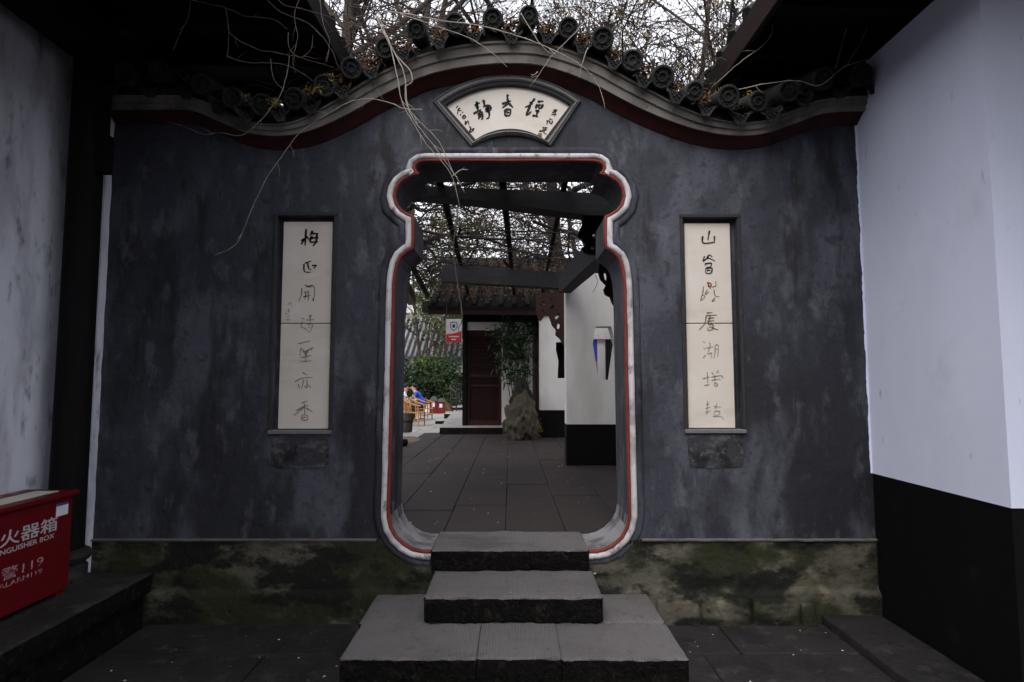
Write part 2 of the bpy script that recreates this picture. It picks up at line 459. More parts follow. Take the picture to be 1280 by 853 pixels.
# long dark slabs laid in lanes that run away from the gate
lanes = [-2.28, -1.83, -1.38, -.93, -.48, -.03, .41, .86, 1.32, 1.8]
for i in range(len(lanes) - 1):
    y = 3.2 + [.5, .0, .9, .3, .7, .2, 1.0, .4, .6][i]
    while y < 12.2:
        L = random.uniform(1.15, 1.55)
        ya, yb = max(y, D + .32), min(y + L, 12.3)
        sk = -.004
        if yb - ya > .1:
            # the pale side path takes over on the left further back
            lim = -1.0 - (12.0 - ya) * .19
            if not (lanes[i + 1] < lim - .2 and ya > 6.0):
                rough_box('paving_slab', lanes[i] + .0025 + ya * sk, lanes[i + 1] - .0025 + ya * sk, ya + .005, yb - .005, INZ - .05, INZ + random.uniform(-.004, .003), 'slab_inner', inner, .006)
        y += L
y = 6.2; row = 0
while y < 27:
    dpt = 1.0 + .1 * (row % 3)
    x = -9.0 + .4 * (row % 2)
    lvl = INZ if y + dpt < 12.4 else LOZ
    if lvl == INZ and y + 2 * dpt > 12.4: dpt = 12.31 - y
    while x < -1.0:
        w = random.uniform(1.0, 1.5)
        lim = -1.05 - (12.0 - y) * .19 if lvl == INZ else -1.62
        xb = min(x + w, lim)
        if xb - x > .15:
            rough_box('paving_slab', x + .006, xb - .006, y + .006, y + dpt - .006, lvl - .05, lvl - .008 + random.uniform(-.004, .004), 'slab_pale', inner, .008)
        x += w
    y += dpt; row += 1

# =================================================================== GATE WALL
GC = -.018                      # centre line of the gate opening
T = .38                         # wall thickness
WL, WR = -2.665, 2.36
gate = thing('gate_wall', (0, D, 0), 'dark grey plastered garden gate wall with wavy tiled top and vase-shaped opening', 'wall')

crest_px = [(80, 138), (132, 137), (200, 137), (238, 138), (272, 151), (306, 165), (340, 170), (374, 167), (402, 158), (434, 143), (468, 124), (502, 107), (536, 93),
            (570, 85), (604, 80.5), (638, 79), (672, 81), (706, 90), (740, 104), (774, 122), (808, 139), (840, 152), (875, 163), (912, 169), (950, 168), (987, 157), (1025, 143), (1065, 139), (1110, 139)]
band_h = [.075, .075, .075, .072, .072, .06, .06, .065, .085, .10, .112, .116, .118, .12, .125, .125, .125, .125, .125, .12, .115, .095, .08, .07, .07, .075, .078, .08, .08]
YB = D - .10
crest = []
for (px, py), h in zip(crest_px, band_h):
    x, z = W(px, py, YB); crest.append(Vector((x, z, h)))
crest = catmull(crest, 8)
crest = [c for c in crest if WL - .12 < c.x < WR + .02]
def crest_at(x):
    for a, b in zip(crest, crest[1:]):
        if a.x <= x <= b.x:
            t = (x - a.x) / max(1e-6, b.x - a.x); return a.lerp(b, t)
    return crest[0] if x < crest[0].x else crest[-1]

half_px = [(532, 203), (525, 204), (520.5, 207), (519, 211), (521, 215), (525, 218),
           (516, 221), (508, 224), (501, 229.5), (496.5, 237), (494.5, 246), (497, 256), (503, 263), (510, 267.5), (517.5, 271),
           (518, 285), (518, 300), (517.5, 311),
           (509, 316.5), (502, 322.5), (498, 330), (495.5, 341), (494, 356), (493, 390), (492, 440), (490.5, 510), (489, 579), (487.5, 630),
           (487.5, 645), (490, 658), (496.5, 670), (506, 679), (517, 685), (528, 687.5), (539, 688)]
halfL = []
for px, py in half_px:
    x, z = W(px, py); halfL.append((x, z))
open_loop = [(x, z) for x, z in halfL]                          # left side, going down
right = [(2 * GC - x, z) for x, z in reversed(halfL)]           # right side, going up
SILLZ = .453
trimL = halfL[:]; 
path_open = [(GC + (x - GC), z) for x, z in reversed(halfL)] + [(2 * GC - x, z) for x, z in halfL]   # from left foot over the top to right foot
hole_gate = path_open[:]                                         # closes along the bottom

panelL = [W(355, 277), W(414, 277), W(408, 537), W(346, 537)]
def rect(x0, x1, z0, z1): return [(x0, z0), (x1, z0), (x1, z1), (x0, z1)]
pl = dict(x0=W(349, 400)[0], x1=W(411.5, 400)[0], z0=W(0, 537)[1], z1=W(0, 276)[1])
pr = dict(x0=W(859.5, 400)[0], x1=W(917.5, 400)[0], z0=W(0, 536)[1], z1=W(0, 278)[1])
RM = .028                                                       # margin of the recess round each panel
recL = rect(pl['x0'] - RM, pl['x1'] + RM * .6, pl['z0'] - .008, pl['z1'] + RM)
recR = rect(pr['x0'] - RM * .6, pr['x1'] + RM * 1.3, pr['z0'] - .008, pr['z1'] + RM)

def fan(cx, cz, r0, r1, a, n=22):
    out = []
    for i in range(n + 1):
        t = -a + 2 * a * i / n; out.append((cx + r1 * sin(t), cz + r1 * cos(t)))
    for i in range(n + 1):
        t = a - 2 * a * i / n; out.append((cx + r0 * sin(t), cz + r0 * cos(t)))
    return out
fTL, fTR, fBL, fBR, fTop, fBot = W(557, 132), W(713, 131.5), W(594.5, 175), W(680.5, 174.5), W(635, 107), W(637, 161.5)
def arc3(a, m, b, n=20):
    """points on the circle through a, m, b"""
    ax, ay = a; bx, by = m; cx, cy = b
    d = 2 * (ax * (by - cy) + bx * (cy - ay) + cx * (ay - by))
    ux = ((ax * ax + ay * ay) * (by - cy) + (bx * bx + by * by) * (cy - ay) + (cx * cx + cy * cy) * (ay - by)) / d
    uy = ((ax * ax + ay * ay) * (cx - bx) + (bx * bx + by * by) * (ax - cx) + (cx * cx + cy * cy) * (bx - ax)) / d
    r = sqrt((ax - ux) ** 2 + (ay - uy) ** 2)
    t0, t1 = atan2(ay - uy, ax - ux), atan2(cy - uy, cx - ux)
    return [(ux + r * cos(t0 + (t1 - t0) * i / n), uy + r * sin(t0 + (t1 - t0) * i / n)) for i in range(n + 1)]
fan_in = arc3(fTL, fTop, fTR) + list(reversed(arc3(fBL, fBot, fBR)))
fan_out = arc3(W(541, 128), W(634, 95), W(726, 127)) + list(reversed(arc3(W(589, 184.5), W(637, 170), W(688, 184))))

# plaster body
bm = bmesh.new()
outer = [(WL, -.05), (WR, -.05)]
tops = [(c.x, c.y + c.z + .03) for c in crest if WL < c.x < WR]
outer = [(WL, -.05), (WR, -.05), (WR, crest_at(WR).y + crest_at(WR).z + .03)] + list(reversed(tops)) + [(WL, crest_at(WL).y + crest_at(WL).z + .03)]
sheet_with_holes(bm, outer, [hole_gate, recL, recR, fan_in], D)
sheet_with_holes(bm, outer, [hole_gate], D + T, flip=True)
wall_strip(bm, outer, D, D + T)
wall_strip(bm, hole_gate, D, D + T)
for lp, dep in ((recL, .05), (recR, .05), (fan_in, .03)):
    wall_strip(bm, lp, D, D + dep)
    sheet_with_holes(bm, lp, [], D + dep)
bmesh.ops.remove_doubles(bm, verts=bm.verts, dist=.0004)
bmesh.ops.recalc_face_normals(bm, faces=bm.faces)
from_bm('plaster_body', bm, 'plaster_dark', gate)

# plinth: weathered base course either side of the steps
PZ = W(0, 675)[1]
# mouldings round the opening: sections swept along the opening's edge
def offset_path(path, d):
    out = []
    for i, (x, z) in enumerate(path):
        a = path[max(0, i - 1)]; b = path[min(len(path) - 1, i + 1)]
        n1 = Vector((x - a[0], z - a[1])); n2 = Vector((b[0] - x, b[1] - z))
        if n1.length < 1e-6: n1 = n2
        if n2.length < 1e-6: n2 = n1
        n1.normalize(); n2.normalize()
        m1 = Vector((-n1.y, n1.x)); m2 = Vector((-n2.y, n2.x))
        m = (m1 + m2); 
        if m.length < .2: m = m1
        m.normalize(); k = 1 / max(.62, m.dot(m1))
        out.append((x + m.x * d * k, z + m.y * d * k))
    return out
dense = []
for a, b in zip(path_open, path_open[1:]):
    L = sqrt((a[0] - b[0]) ** 2 + (a[1] - b[1]) ** 2); n = max(1, int(L / .05))
    for i in range(n): dense.append((a[0] + (b[0] - a[0]) * i / n, a[1] + (b[1] - a[1]) * i / n))
dense.append(path_open[-1])
def sweep_band(name, prof, material, wob=.0015):
    """prof: (outward offset, depth in front of the wall)"""
    b = MB(); rows = [offset_path(dense, o) for o, _ in prof]; n = len(dense); vs = []
    for (o, dp), row_ in zip(prof, rows):
        for i, (x, z) in enumerate(row_):
            w = noise.noise(Vector((x * 7, z * 7, o * 40))) * wob * 2
            vs.append((x + w, D - dp + w, z + w))
    fs = []
    for j in range(len(prof) - 1):
        for i in range(n - 1): fs.append((j * n + i, (j + 1) * n + i, (j + 1) * n + i + 1, j * n + i + 1))
    fs.append(tuple(j * n for j in range(len(prof)))); fs.append(tuple(j * n + n - 1 for j in reversed(range(len(prof)))))
    b.add(vs, fs); return b.build(name, material, gate, True, 60)
# plinth: weathered base course, cut back to the moulding
PZ = W(0, 675)[1]
cut = offset_path(dense, .050)
def inside(x, z, poly):
    r = False; n = len(poly)
    for i in range(n):
        (x0, z0), (x1, z1) = poly[i], poly[(i + 1) % n]
        if (z0 > z) != (z1 > z) and x < (x1 - x0) * (z - z0) / (z1 - z0) + x0: r = not r
    return r
def plinth(x0, x1, seed):
    bm = bmesh.new()
    nx, nz = int((x1 - x0) / .018), 30
    gridv = []
    for i in range(nx + 1):
        col_ = []
        for j in range(nz + 1):
            x = x0 + (x1 - x0) * i / nx; z = -.03 + (PZ + .03) * j / nz
            k = noise.fractal(Vector((x * 4 + seed, z * 5, 1)), 1, 2, 5) * .006 + .010 * max(0, noise.noise(Vector((x * 7, z * 9, seed))) - .2)
            st = .20 + .03 * noise.noise(Vector((x * 3, seed, 0))) + .012 * noise.noise(Vector((x * 14, seed, 5)))
            step = .022 * max(0, min(1, (st - z) / .02))
            col_.append(bm.verts.new((x, D - .009 - step - k, z)))
        gridv.append(col_)
    for i in range(nx):
        for j in range(nz):
            c = gridv[i][j].co
            if not inside(c.x + .009, c.z + .009, cut): bm.faces.new((gridv[i][j], gridv[i + 1][j], gridv[i + 1][j + 1], gridv[i][j + 1]))
    bmesh.ops.delete(bm, geom=[v for v in bm.verts if not v.link_faces], context='VERTS')
    from_bm('plinth', bm, 'plinth', gate, True, 40)
plinth(WL, -.50, 1.0)
plinth(.48, WR, 9.0)
XO = min(x for x, z in offset_path(dense, .10) if z < PZ + .1)
for xa, xb in ((WL, XO), (2 * GC - XO, WR)):
    b = MB(); n = 60; vs = []
    for i in range(n + 1):
        x = xa + (xb - xa) * i / n; w = .003 * noise.noise(Vector((x * 11, 2, 0)))
        vs += [(x, D - .020 + w, PZ - .004 + w), (x, D - .022 + w, PZ + .005 + w), (x, D + .004, PZ + .009 + w)]
    b.add(vs, [(3 * i + j, 3 * i + 3 + j, 3 * i + 4 + j, 3 * i + 1 + j) for i in range(n) for j in range(2)]); b.build('ledge', 'ledge', gate)
random.seed(5)
x = .90
while x < 1.85:
    w = random.uniform(.14, .36)
    stone('foot_stone', x, min(x + w - .012, 1.88), D - .060, D - .02, -.02, random.uniform(.10, .165), 'plinth', gate, .008, .05, .018, seed=x * 10)
    x += w
sweep_band('red_moulding', [(-.002, -.004), (-.002, .014), (.003, .021), (.011, .022), (.016, .017), (.016, -.004)], 'trim_red')
sweep_band('white_moulding', [(.0165, -.004), (.017, .016), (.024, .027), (.038, .030), (.050, .025), (.056, .012), (.056, -.004)], 'trim_white')
sweep_band('plaster_margin', [(.057, -.004), (.058, .010), (.074, .016), (.092, .014), (.104, .004), (.104, -.004)], 'plaster_dark', .004)

# worn whitewash on the reveal's lower corners
for sgn in (1, -1):
    seg = [(x, z) for x, z in dense if z < .80 and (x - GC) * sgn < 0]
    if sgn < 0: seg = list(reversed(seg))
    b = MB(); ny = 14; nodes = []
    inn = offset_path(seg, -.0025 * sgn); idx = {}
    for i, (x, z) in enumerate(inn):
        for j in range(ny + 1):
            idx[i, j] = len(b.v); b.v.append((x, D + .001 + (T - .002) * j / ny, z))
    for i in range(len(inn) - 1):
        for j in range(ny):
            zz = inn[i][1]; yy = j / ny
            if zz < .64 + .10 * noise.noise(Vector((zz * 9, yy * 3, sgn))) + .08 * noise.noise(Vector((yy * 11, zz * 3, 7))):
                b.f.append((idx[i, j], idx[i + 1, j], idx[i + 1, j + 1], idx[i, j + 1])); b.mi.append(0)
    b.build('worn_whitewash', 'reveal_wash', gate)

# cornice band and red cove under the tiles
def sweep_crest(name, prof, material, smooth=True):
    """prof: (fraction of band height, extra up, depth in front of wall)"""
    cs = [c for c in crest if c.x > WL - .02]; b = MB(); vs = []; n = len(cs)
    for fr, ex, dp in prof:
        for i, c in enumerate(cs):
            a = cs[max(0, i - 1)]; d = cs[min(n - 1, i + 1)]
            t = Vector((d.x - a.x, d.y - a.y)).normalized(); nn = Vector((-t.y, t.x))
            h = fr * c.z + ex; w = noise.noise(Vector((c.x * 6, fr * 9, dp * 30))) * .002
            vs.append((c.x + nn.x * h, D - dp + w, c.y + nn.y * h + w))
    fs = []
    for j in range(len(prof) - 1):
        for i in range(n - 1): fs.append((j * n + i, j * n + i + 1, (j + 1) * n + i + 1, (j + 1) * n + i))
    b.add(vs, fs); return b.build(name, material, gate, smooth, 35)
sweep_crest('red_cove', [(0, -.054, -.003), (0, -.054, .006), (0, -.042, .022), (0, -.014, .060), (0, .002, .094), (0, .004, .10)], 'cove_red')
sweep_crest('cornice_band', [(0, .003, .02), (0, .0, .104), (.42, 0, .108), (.46, 0, .124), (.86, 0, .128), (.90, 0, .142), (1, 0, .144), (1, .004, -.02)], 'cornice')

# ---- roof tiles along the crest
TR = .062
def barrel_mesh():
    bm = bmesh.new(); n = 18; L = .36
    def ring(r, y, k=1.0):
        return [bm.verts.new((r * cos(2 * pi * i / n) * k, y, r * sin(2 * pi * i / n))) for i in range(n)]
    specs = [(TR, L), (TR, .10), (TR * 1.04, .05), (TR * 1.10, .016), (TR * 1.10, .0), (TR * 1.02, -.008), (TR * .86, -.008), (TR * .82, .006), (TR * .52, .006), (TR * .46, -.004), (TR * .34, -.004), (TR * .30, .006), (TR * .12, .006)]
    rs = [ring(r, y) for r, y in specs]
    for a, b in zip(rs, rs[1:]):
        for i in range(n): bm.faces.new((a[i], a[(i + 1) % n], b[(i + 1) % n], b[i]))
    bm.faces.new(rs[-1]); 
    # relief petals on the end disc
    for k in range(8):
        a = 2 * pi * k / 8; c = Vector((TR * .66 * cos(a), .0, TR * .66 * sin(a)))
        v = [bm.verts.new(c + Vector((dx, dy, dz))) for dx, dy, dz in ((-.006, .006, -.006), (.006, .006, -.006), (.006, .006, .006), (-.006, .006, .006), (0, -.006, 0))]
        for i in range(4): bm.faces.new((v[i], v[(i + 1) % 4], v[4]))
    bmesh.ops.recalc_face_normals(bm, faces=bm.faces)
    me = bpy.data.meshes.new('roof_tile'); bm.to_mesh(me); bm.free(); me.materials.append(MATS['roof_tile'])
    me.shade_smooth(); me.set_sharp_from_angle(angle=radians(40)); return me
def drip_mesh():
    """curved pan tile with its hanging, lobed front apron"""
    bm = bmesh.new(); n = 10; w = .072
    def prof(t): return -.038 * (1 - t * t) + .012
    rows = []
    for y in (.34, .0):
        rows.append([bm.verts.new((w * (2 * i / n - 1), y, prof(2 * i / n - 1))) for i in range(n + 1)])
    for y in (.34, .0):
        rows.append([bm.verts.new((w * (2 * i / n - 1), y, prof(2 * i / n - 1) - .012)) for i in range(n + 1)])
    for i in range(n):
        bm.faces.new((rows[0][i], rows[0][i + 1], rows[1][i + 1], rows[1][i]))
        bm.faces.new((rows[2][i], rows[3][i], rows[3][i + 1], rows[2][i + 1]))
    ap = []
    for lvl, (k, y) in enumerate(((0, -.004), (.5, -.012), (1, -.018))):
        rr = []
        for i in range(n + 1):
            t = 2 * i / n - 1
            low = -.078 * (1 - abs(t) ** 1.6) - .008 + .010 * cos(t * 9)
            rr.append(bm.verts.new((w * t * (1 - .06 * k), y + .004 * cos(t * 14 + lvl), prof(t) * (1 - k) + (low) * k - .006)))
        ap.append(rr)
    back = [[bm.verts.new((v.co.x, v.co.y + .014, v.co.z)) for v in rr] for rr in ap]
    for a, b in zip(ap, ap[1:]):
        for i in range(n): bm.faces.new((a[i], a[i + 1], b[i + 1], b[i]))
    for a, b in zip(back, back[1:]):
        for i in range(n): bm.faces.new((a[i], b[i], b[i + 1], a[i + 1]))
    for i in range(n):
        bm.faces.new((ap[-1][i], ap[-1][i + 1], back[-1][i + 1], back[-1][i])); bm.faces.new((ap[0][i], back[0][i], back[0][i + 1], ap[0][i + 1]))
    # moulded leaf relief on the apron
    for dx, dz in ((-.03, -.028), (0, -.034), (.03, -.028), (0, -.058), (-.015, -.046), (.015, -.046)):
        c = Vector((dx, -.016, dz)); v = [bm.verts.new(c + Vector(q)) for q in ((-.009, .006, 0), (0, .006, -.009), (.009, .006, 0), (0, .006, .009), (0, -.010, 0))]
        for i in range(4): bm.faces.new((v[i], v[(i + 1) % 4], v[4]))
    bmesh.ops.recalc_face_normals(bm, faces=bm.faces)
    me = bpy.data.meshes.new('drip_tile'); bm.to_mesh(me); bm.free(); me.materials.append(MATS['roof_tile'])
    me.shade_smooth(); me.set_sharp_from_angle(angle=radians(45)); return me
ME_BAR, ME_DRIP = barrel_mesh(), drip_mesh()
# arc length along the crest
arc = [0]
for a, b in zip(crest, crest[1:]): arc.append(arc[-1] + sqrt((b.x - a.x) ** 2 + (b.y - a.y) ** 2))
def crest_arc(s):
    for i in range(len(arc) - 1):
        if arc[i] <= s <= arc[i + 1]:
            t = (s - arc[i]) / (arc[i + 1] - arc[i]); c = crest[i].lerp(crest[i + 1], t)
            d = crest[i + 1] - crest[i]; return c, atan2(d.y, d.x)
    return None, 0
mid_s = next(arc[i] for i in range(len(crest)) if crest[i].x > at_depth(615, 40, D - .2).x)
STEP = .2215
s0 = mid_s - STEP * int(mid_s / STEP)
random.seed(11)
s = s0; valleys = []
YT = D - .225
while s < arc[-1]:
    for which, ds in (('roof_tile', 0), ('drip_tile', STEP / 2)):
        c, ang = crest_arc(s + ds)
        if c is None: continue
        nn = Vector((-sin(ang), 0, cos(ang)))
        lift = c.z + (.092 if which == 'roof_tile' else .056)
        p = Vector((c.x, YT if which == 'roof_tile' else YT + .035, c.y)) + nn * lift * .55 + Vector((0, 0, 1)) * lift * .45
        for back in (0, 1):
            o = link_mesh(which, ME_BAR if which == 'roof_tile' else ME_DRIP, gate)
            rot = Matrix.Rotation(pi if back else 0, 4, 'Z') @ Matrix.Rotation(radians(17 + random.uniform(-3, 3)), 4, 'X')
            yaw = Matrix.Rotation(random.uniform(-.12, .12), 4, 'Z')
            lean = Matrix.Rotation(-ang * (.55 if which == 'drip_tile' else .3), 4, 'Y')
            q = p.copy()
            q += Vector((random.uniform(-.008, .008), random.uniform(-.035, .015), random.uniform(-.014, .010)))
            if back: q.y = 2 * (D + T / 2) - q.y
            sc_ = random.uniform(.90, 1.07)
            o.matrix_local = Matrix.Translation(q - Vector(gate.location)) @ yaw @ lean @ rot @ Matrix.Scale(sc_, 4)
        if which == 'drip_tile': valleys.append((p, ang))
        else: barrels_p = p
    s += STEP
# mortar bed under the tiles and ridge roll over the wall's middle
cs = [c for c in crest if c.x > WL - .02]
b = MB(); vs = []; n = len(cs)
prof = [(D - .135, .0), (D - .13, .055), (D + .03, .16), (D + T / 2, .215), (D + T - .03, .16), (D + T + .13, .055), (D + T + .135, .0)]
for yy, up in prof:
    for c in cs: vs.append((c.x, yy, c.y + c.z * .98 + up))
fs = [(j * n + i, j * n + i + 1, (j + 1) * n + i + 1, (j + 1) * n + i) for j in range(len(prof) - 1) for i in range(n - 1)]
b.add(vs, fs).build('mortar_bed', 'roof_tile', gate, True, 40)
MB().tube([(c.x, D + T / 2, c.y + c.z + .215) for c in cs[::3]], .055, 8).build('ridge_roll', 'roof_tile', gate, True, 50)

# ---- sill stone in the opening
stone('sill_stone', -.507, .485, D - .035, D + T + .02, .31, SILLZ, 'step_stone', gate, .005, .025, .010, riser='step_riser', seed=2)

# ---- fan plaque: slab, mouldings, writing
fp = MB()
me_b = bmesh.new(); sheet_with_holes(me_b, fan_in, [], D + .018); wall_strip(me_b, fan_in, D + .018, D + .03)
fan_panel = from_bm('fan_plaque', me_b, 'marble', gate)
def ring_band(name, lp_in, prof, material, parent, closed=True):
    """prof: (t between inner and outer outline 0..1, depth in front)"""
    b = MB(); vs = []; n = len(lp_in[0])
    for t, dp in prof:
        for (xi, zi), (xo, zo) in zip(*lp_in): vs.append((xi + (xo - xi) * t, D - dp, zi + (zo - zi) * t))
    fs = [(j * n + i, j * n + (i + 1) % n, (j + 1) * n + (i + 1) % n, (j + 1) * n + i) for j in range(len(prof) - 1) for i in range(n)]
    b.add(vs, fs); return b.build(name, material, parent, False)
ring_band('fan_inner_edge', (fan_in, fan_out), [(0, -.02), (-.02, .004), (.10, .010), (.30, .010), (.34, -.003)], 'frame_dark', gate)
ring_band('fan_frame', (fan_in, fan_out), [(.34, -.004), (.36, .014), (.48, .026), (.66, .028), (.72, .018), (.80, .018), (.88, .026), (.97, .020), (1.0, -.004)], 'frame_grey', gate)

# ---- lettering: brush strokes as raised ribbons on the stone
def brush(b, pts, wid, Y, jit=0.0):
    p = catmull([Vector((x, z, 0)) for x, z in pts], 5)
    n = len(p); L = []; R = []
    for i in range(n):
        a = p[max(0, i - 1)]; c = p[min(n - 1, i + 1)]; t = (c - a)
        if t.length < 1e-9: t = Vector((1, 0, 0))
        t.normalize(); nrm = Vector((-t.y, t.x, 0)); u = i / (n - 1)
        w = wid * (.62 + .5 * abs(sin(3.1 * u + 1.1))) * (1 - .55 * max(0, (u - .75) / .25)) * (.8 + .2 * min(1, u / .12))
        w *= 1 + .18 * noise.noise(Vector((p[i].x * 90, p[i].y * 90, 0)))
        L.append(p[i] + nrm * w / 2); R.append(p[i] - nrm * w / 2)
    vs = [(v.x, Y, v.y) for v in L] + [(v.x, Y, v.y) for v in R]
    b.add(vs, [(i, i + n, i + n + 1, i + 1) for i in range(n - 1)])
def write(name, strokes, ox, oy, sc_, wid, Y, material, parent, yplane=D):
    b = MB()
    for st in strokes:
        pts = [W(ox + x / sc_, oy + y / sc_, yplane) for x, y in st]
        brush(b, pts, 1.2 * wid / sc_ / F * 3.66, Y)
    # give the strokes thickness
    b2 = MB(); b2.v = b.v[:]; b2.f = b.f[:]; b2.mi = b.mi[:]
    k = len(b.v); b2.v += [(x, y + .0025, z) for x, y, z in b.v]
    return b2.build(name, material, parent)
YF = D + .0165
jing = [[(402, 318), (482, 268)], [(432, 250), (446, 320), (455, 400)], [(422, 350), (474, 334)], [(385, 442), (440, 408), (502, 374)], [(462, 420), (470, 475), (465, 525)],
        [(466, 420), (508, 416), (526, 470), (522, 515), (500, 520)], [(476, 455), (510, 450)], [(478, 485), (512, 480)], [(535, 225), (552, 295), (540, 345)], [(558, 322), (625, 316), (654, 345), (645, 395)],
        [(562, 366), (655, 352)], [(566, 402), (642, 393)], [(606, 322), (610, 390), (628, 440), (618, 500), (580, 516)]]
xiang = [[(915, 142), (903, 180), (910, 215)], [(820, 292), (880, 268), (962, 243)], [(908, 210), (918, 300)], [(905, 288), (825, 352)], [(925, 278), (992, 346)],
         [(872, 376), (864, 470)], [(870, 378), (952, 380), (940, 470)], [(890, 422), (936, 418)], [(868, 468), (942, 468)]]
jingp = [[(470, 203), (440, 248), (385, 275)], [(432, 265), (400, 302), (320, 342)], [(402, 308), (372, 380), (345, 455), (380, 442), (420, 402)], [(512, 256), (606, 246)], [(512, 290), (487, 345), (500, 350)],
         [(550, 290), (522, 350)], [(596, 292), (575, 340), (556, 358), (525, 352)], [(478, 398), (540, 386)], [(532, 388), (505, 430), (500, 470)], [(434, 468), (480, 472), (522, 490)]]
for st, ox in ((jing, 560), (xiang, 560), (jingp, 630)):
    write('inscription', st, ox, 105, 12.19, 33, YF, 'ink', fan_panel)
smallL = [[(145, 318), (118, 352)], [(182, 352), (152, 372), (140, 452)], [(155, 392), (202, 384)], [(182, 445), (196, 468)], [(214, 412), (228, 424)], [(212, 496), (244, 462), (266, 490), (236, 516), (212, 496)], [(232, 492), (250, 488)],
          [(262, 545), (264, 602), (298, 545), (318, 612)], [(322, 630), (344, 662), (322, 722), (368, 702), (398, 662), (362, 680), (392, 704)]]
write('small_inscription', smallL, 560, 105, 12.19, 19, YF, 'ink', fan_panel)
smallR = [[(735, 420), (808, 398)], [(752, 384), (826, 382)], [(790, 366), (772, 482)], [(768, 442), (722, 456)], [(778, 438), (806, 456)], [(646, 552), (694, 540)], [(668, 545), (655, 606)], [(690, 515), (742, 532)],
          [(704, 545), (690, 584)], [(742, 545), (724, 596), (698, 574)], [(588, 652), (668, 656)], [(602, 640), (596, 668)], [(642, 640), (640, 668)], [(560, 690), (545, 716), (590, 692)], [(602, 676), (576, 722)], [(632, 676), (608, 722), (652, 756)], [(616, 676), (658, 690)]]
write('small_inscription', smallR, 630, 105, 12.19, 18, YF, 'ink', fan_panel)
b = MB(); p0 = W(672.5, 165.5); p1 = W(677.5, 171); b.box(p0[0], p1[0], YF - .0005, YF + .001, p1[1], p0[1]); b.build('seal_mark', 'ink_ochre', fan_panel)

# ---- couplet panels in their recesses: upper and lower stone with a joint between
def couplet(p, joint_px, rows_, side):
    zj = W(0, joint_px)[1]; parts = []
    for a, c in ((p['z0'] + .001, zj - .0025), (zj + .0025, p['z1'])):
        o = rough_box('couplet_slab', p['x0'], p['x1'], D + .026, D + .055, a, c, 'marble', gate, .003)
        parts.append(o)
    for (st, ox, oy, s_, wd, mt) in rows_:
        zc = W(ox + st[0][0][0] / s_, oy + st[0][0][1] / s_)[1]
        write('inscription', st, ox, oy, s_, wd, D + .0235, mt, parts[0] if zc < zj else parts[1], D + .024)
A = (330, 260, 5.69); B_ = (360, 370, 5.33)
mei = [[(264, 236), (312, 204)], [(300, 150), (292, 270)], [(294, 214), (264, 262)], [(300, 204), (322, 226)], [(346, 162), (328, 198)], [(334, 182), (388, 184)], [(342, 200), (330, 242), (384, 240)], [(376, 190), (370, 242), (348, 272)], [(324, 216), (390, 212)]]
zheng = [[(290, 395), (336, 378)], [(285, 400), (288, 452), (332, 458)], [(312, 394), (318, 430), (336, 440)], [(340, 412), (372, 410), (354, 432)]]
kai = [[(290, 548), (322, 562), (350, 552)], [(268, 570), (266, 620), (244, 668)], [(300, 560), (356, 560), (354, 665)], [(284, 602), (326, 592)], [(278, 632), (332, 624)], [(300, 605), (290, 650)], [(315, 595), (315, 662)], [(348, 640), (350, 668)]]
shi = [[(90, 150), (112, 155)], [(95, 170), (90, 208), (110, 214)], [(135, 136), (160, 130)], [(122, 162), (176, 158)], [(150, 125), (148, 190)], [(128, 192), (165, 186), (150, 235), (128, 240)], [(108, 214), (130, 230)], [(140, 206), (146, 214)]]
zuo = [[(65, 320), (150, 300)], [(85, 350), (80, 402)], [(90, 346), (112, 370), (165, 345), (150, 366)], [(100, 370), (126, 396)], [(140, 356), (114, 402)], [(84, 412), (156, 396)], [(120, 370), (118, 436)], [(82, 437), (158, 433)]]
yi = [[(97, 510), (128, 528)], [(45, 575), (90, 550), (168, 543)], [(106, 560), (90, 620)], [(126, 560), (126, 612), (108, 600)], [(68, 588), (76, 622)], [(138, 594), (154, 614)]]
xi2 = [[(90, 715), (130, 700)], [(55, 765), (110, 735), (136, 730)], [(110, 720), (112, 790)], [(105, 745), (38, 798)], [(120, 745), (164, 774)], [(92, 795), (95, 826), (128, 826), (128, 796), (92, 795)], [(100, 811), (122, 808)]]
side_l = [[(170, 690), (188, 672), (196, 700)], [(165, 725), (186, 735)], [(180, 715), (172, 750)], [(160, 775), (190, 768)], [(158, 800), (180, 790), (182, 812)], [(150, 760), (166, 745)]]
couplet(pl, 404, [(mei, *A, 13, 'ink'), (zheng, *A, 8.5, 'ink'), (kai, *A, 6.5, 'ink_ochre'), (shi, *B_, 5.5, 'ink_faded'), (zuo, *B_, 6, 'ink_faded'), (yi, *B_, 6.5, 'ink_faded'), (xi2, *B_, 6.5, 'ink_faded'), (side_l, *A, 4, 'ink_faded')], 0)
C_ = (865, 275, 6.56); E_ = (865, 385, 5.687)
shan = [[(144, 88), (138, 120), (130, 168)], [(88, 133), (92, 190), (182, 184)], [(184, 132), (182, 190)]]
dang = [[(104, 298), (88, 332)], [(122, 312), (142, 288), (166, 304)], [(132, 300), (130, 322)], [(90, 342), (132, 314), (190, 338)], [(112, 352), (106, 376)], [(114, 360), (158, 356), (150, 386), (118, 386)], [(110, 400), (162, 396), (155, 436), (115, 436), (112, 402)], [(120, 416), (152, 413)]]
hao = [[(95, 545), (88, 600), (70, 662), (106, 630), (86, 616)], [(126, 570), (108, 612), (142, 588)], [(196, 502), (194, 546)], [(165, 552), (202, 540)], [(180, 570), (190, 622), (226, 630)], [(190, 638), (164, 666), (192, 660)]]
haor = [[(122, 514), (158, 526), (150, 566)], [(130, 520), (146, 560)], [(128, 544), (160, 540)]]
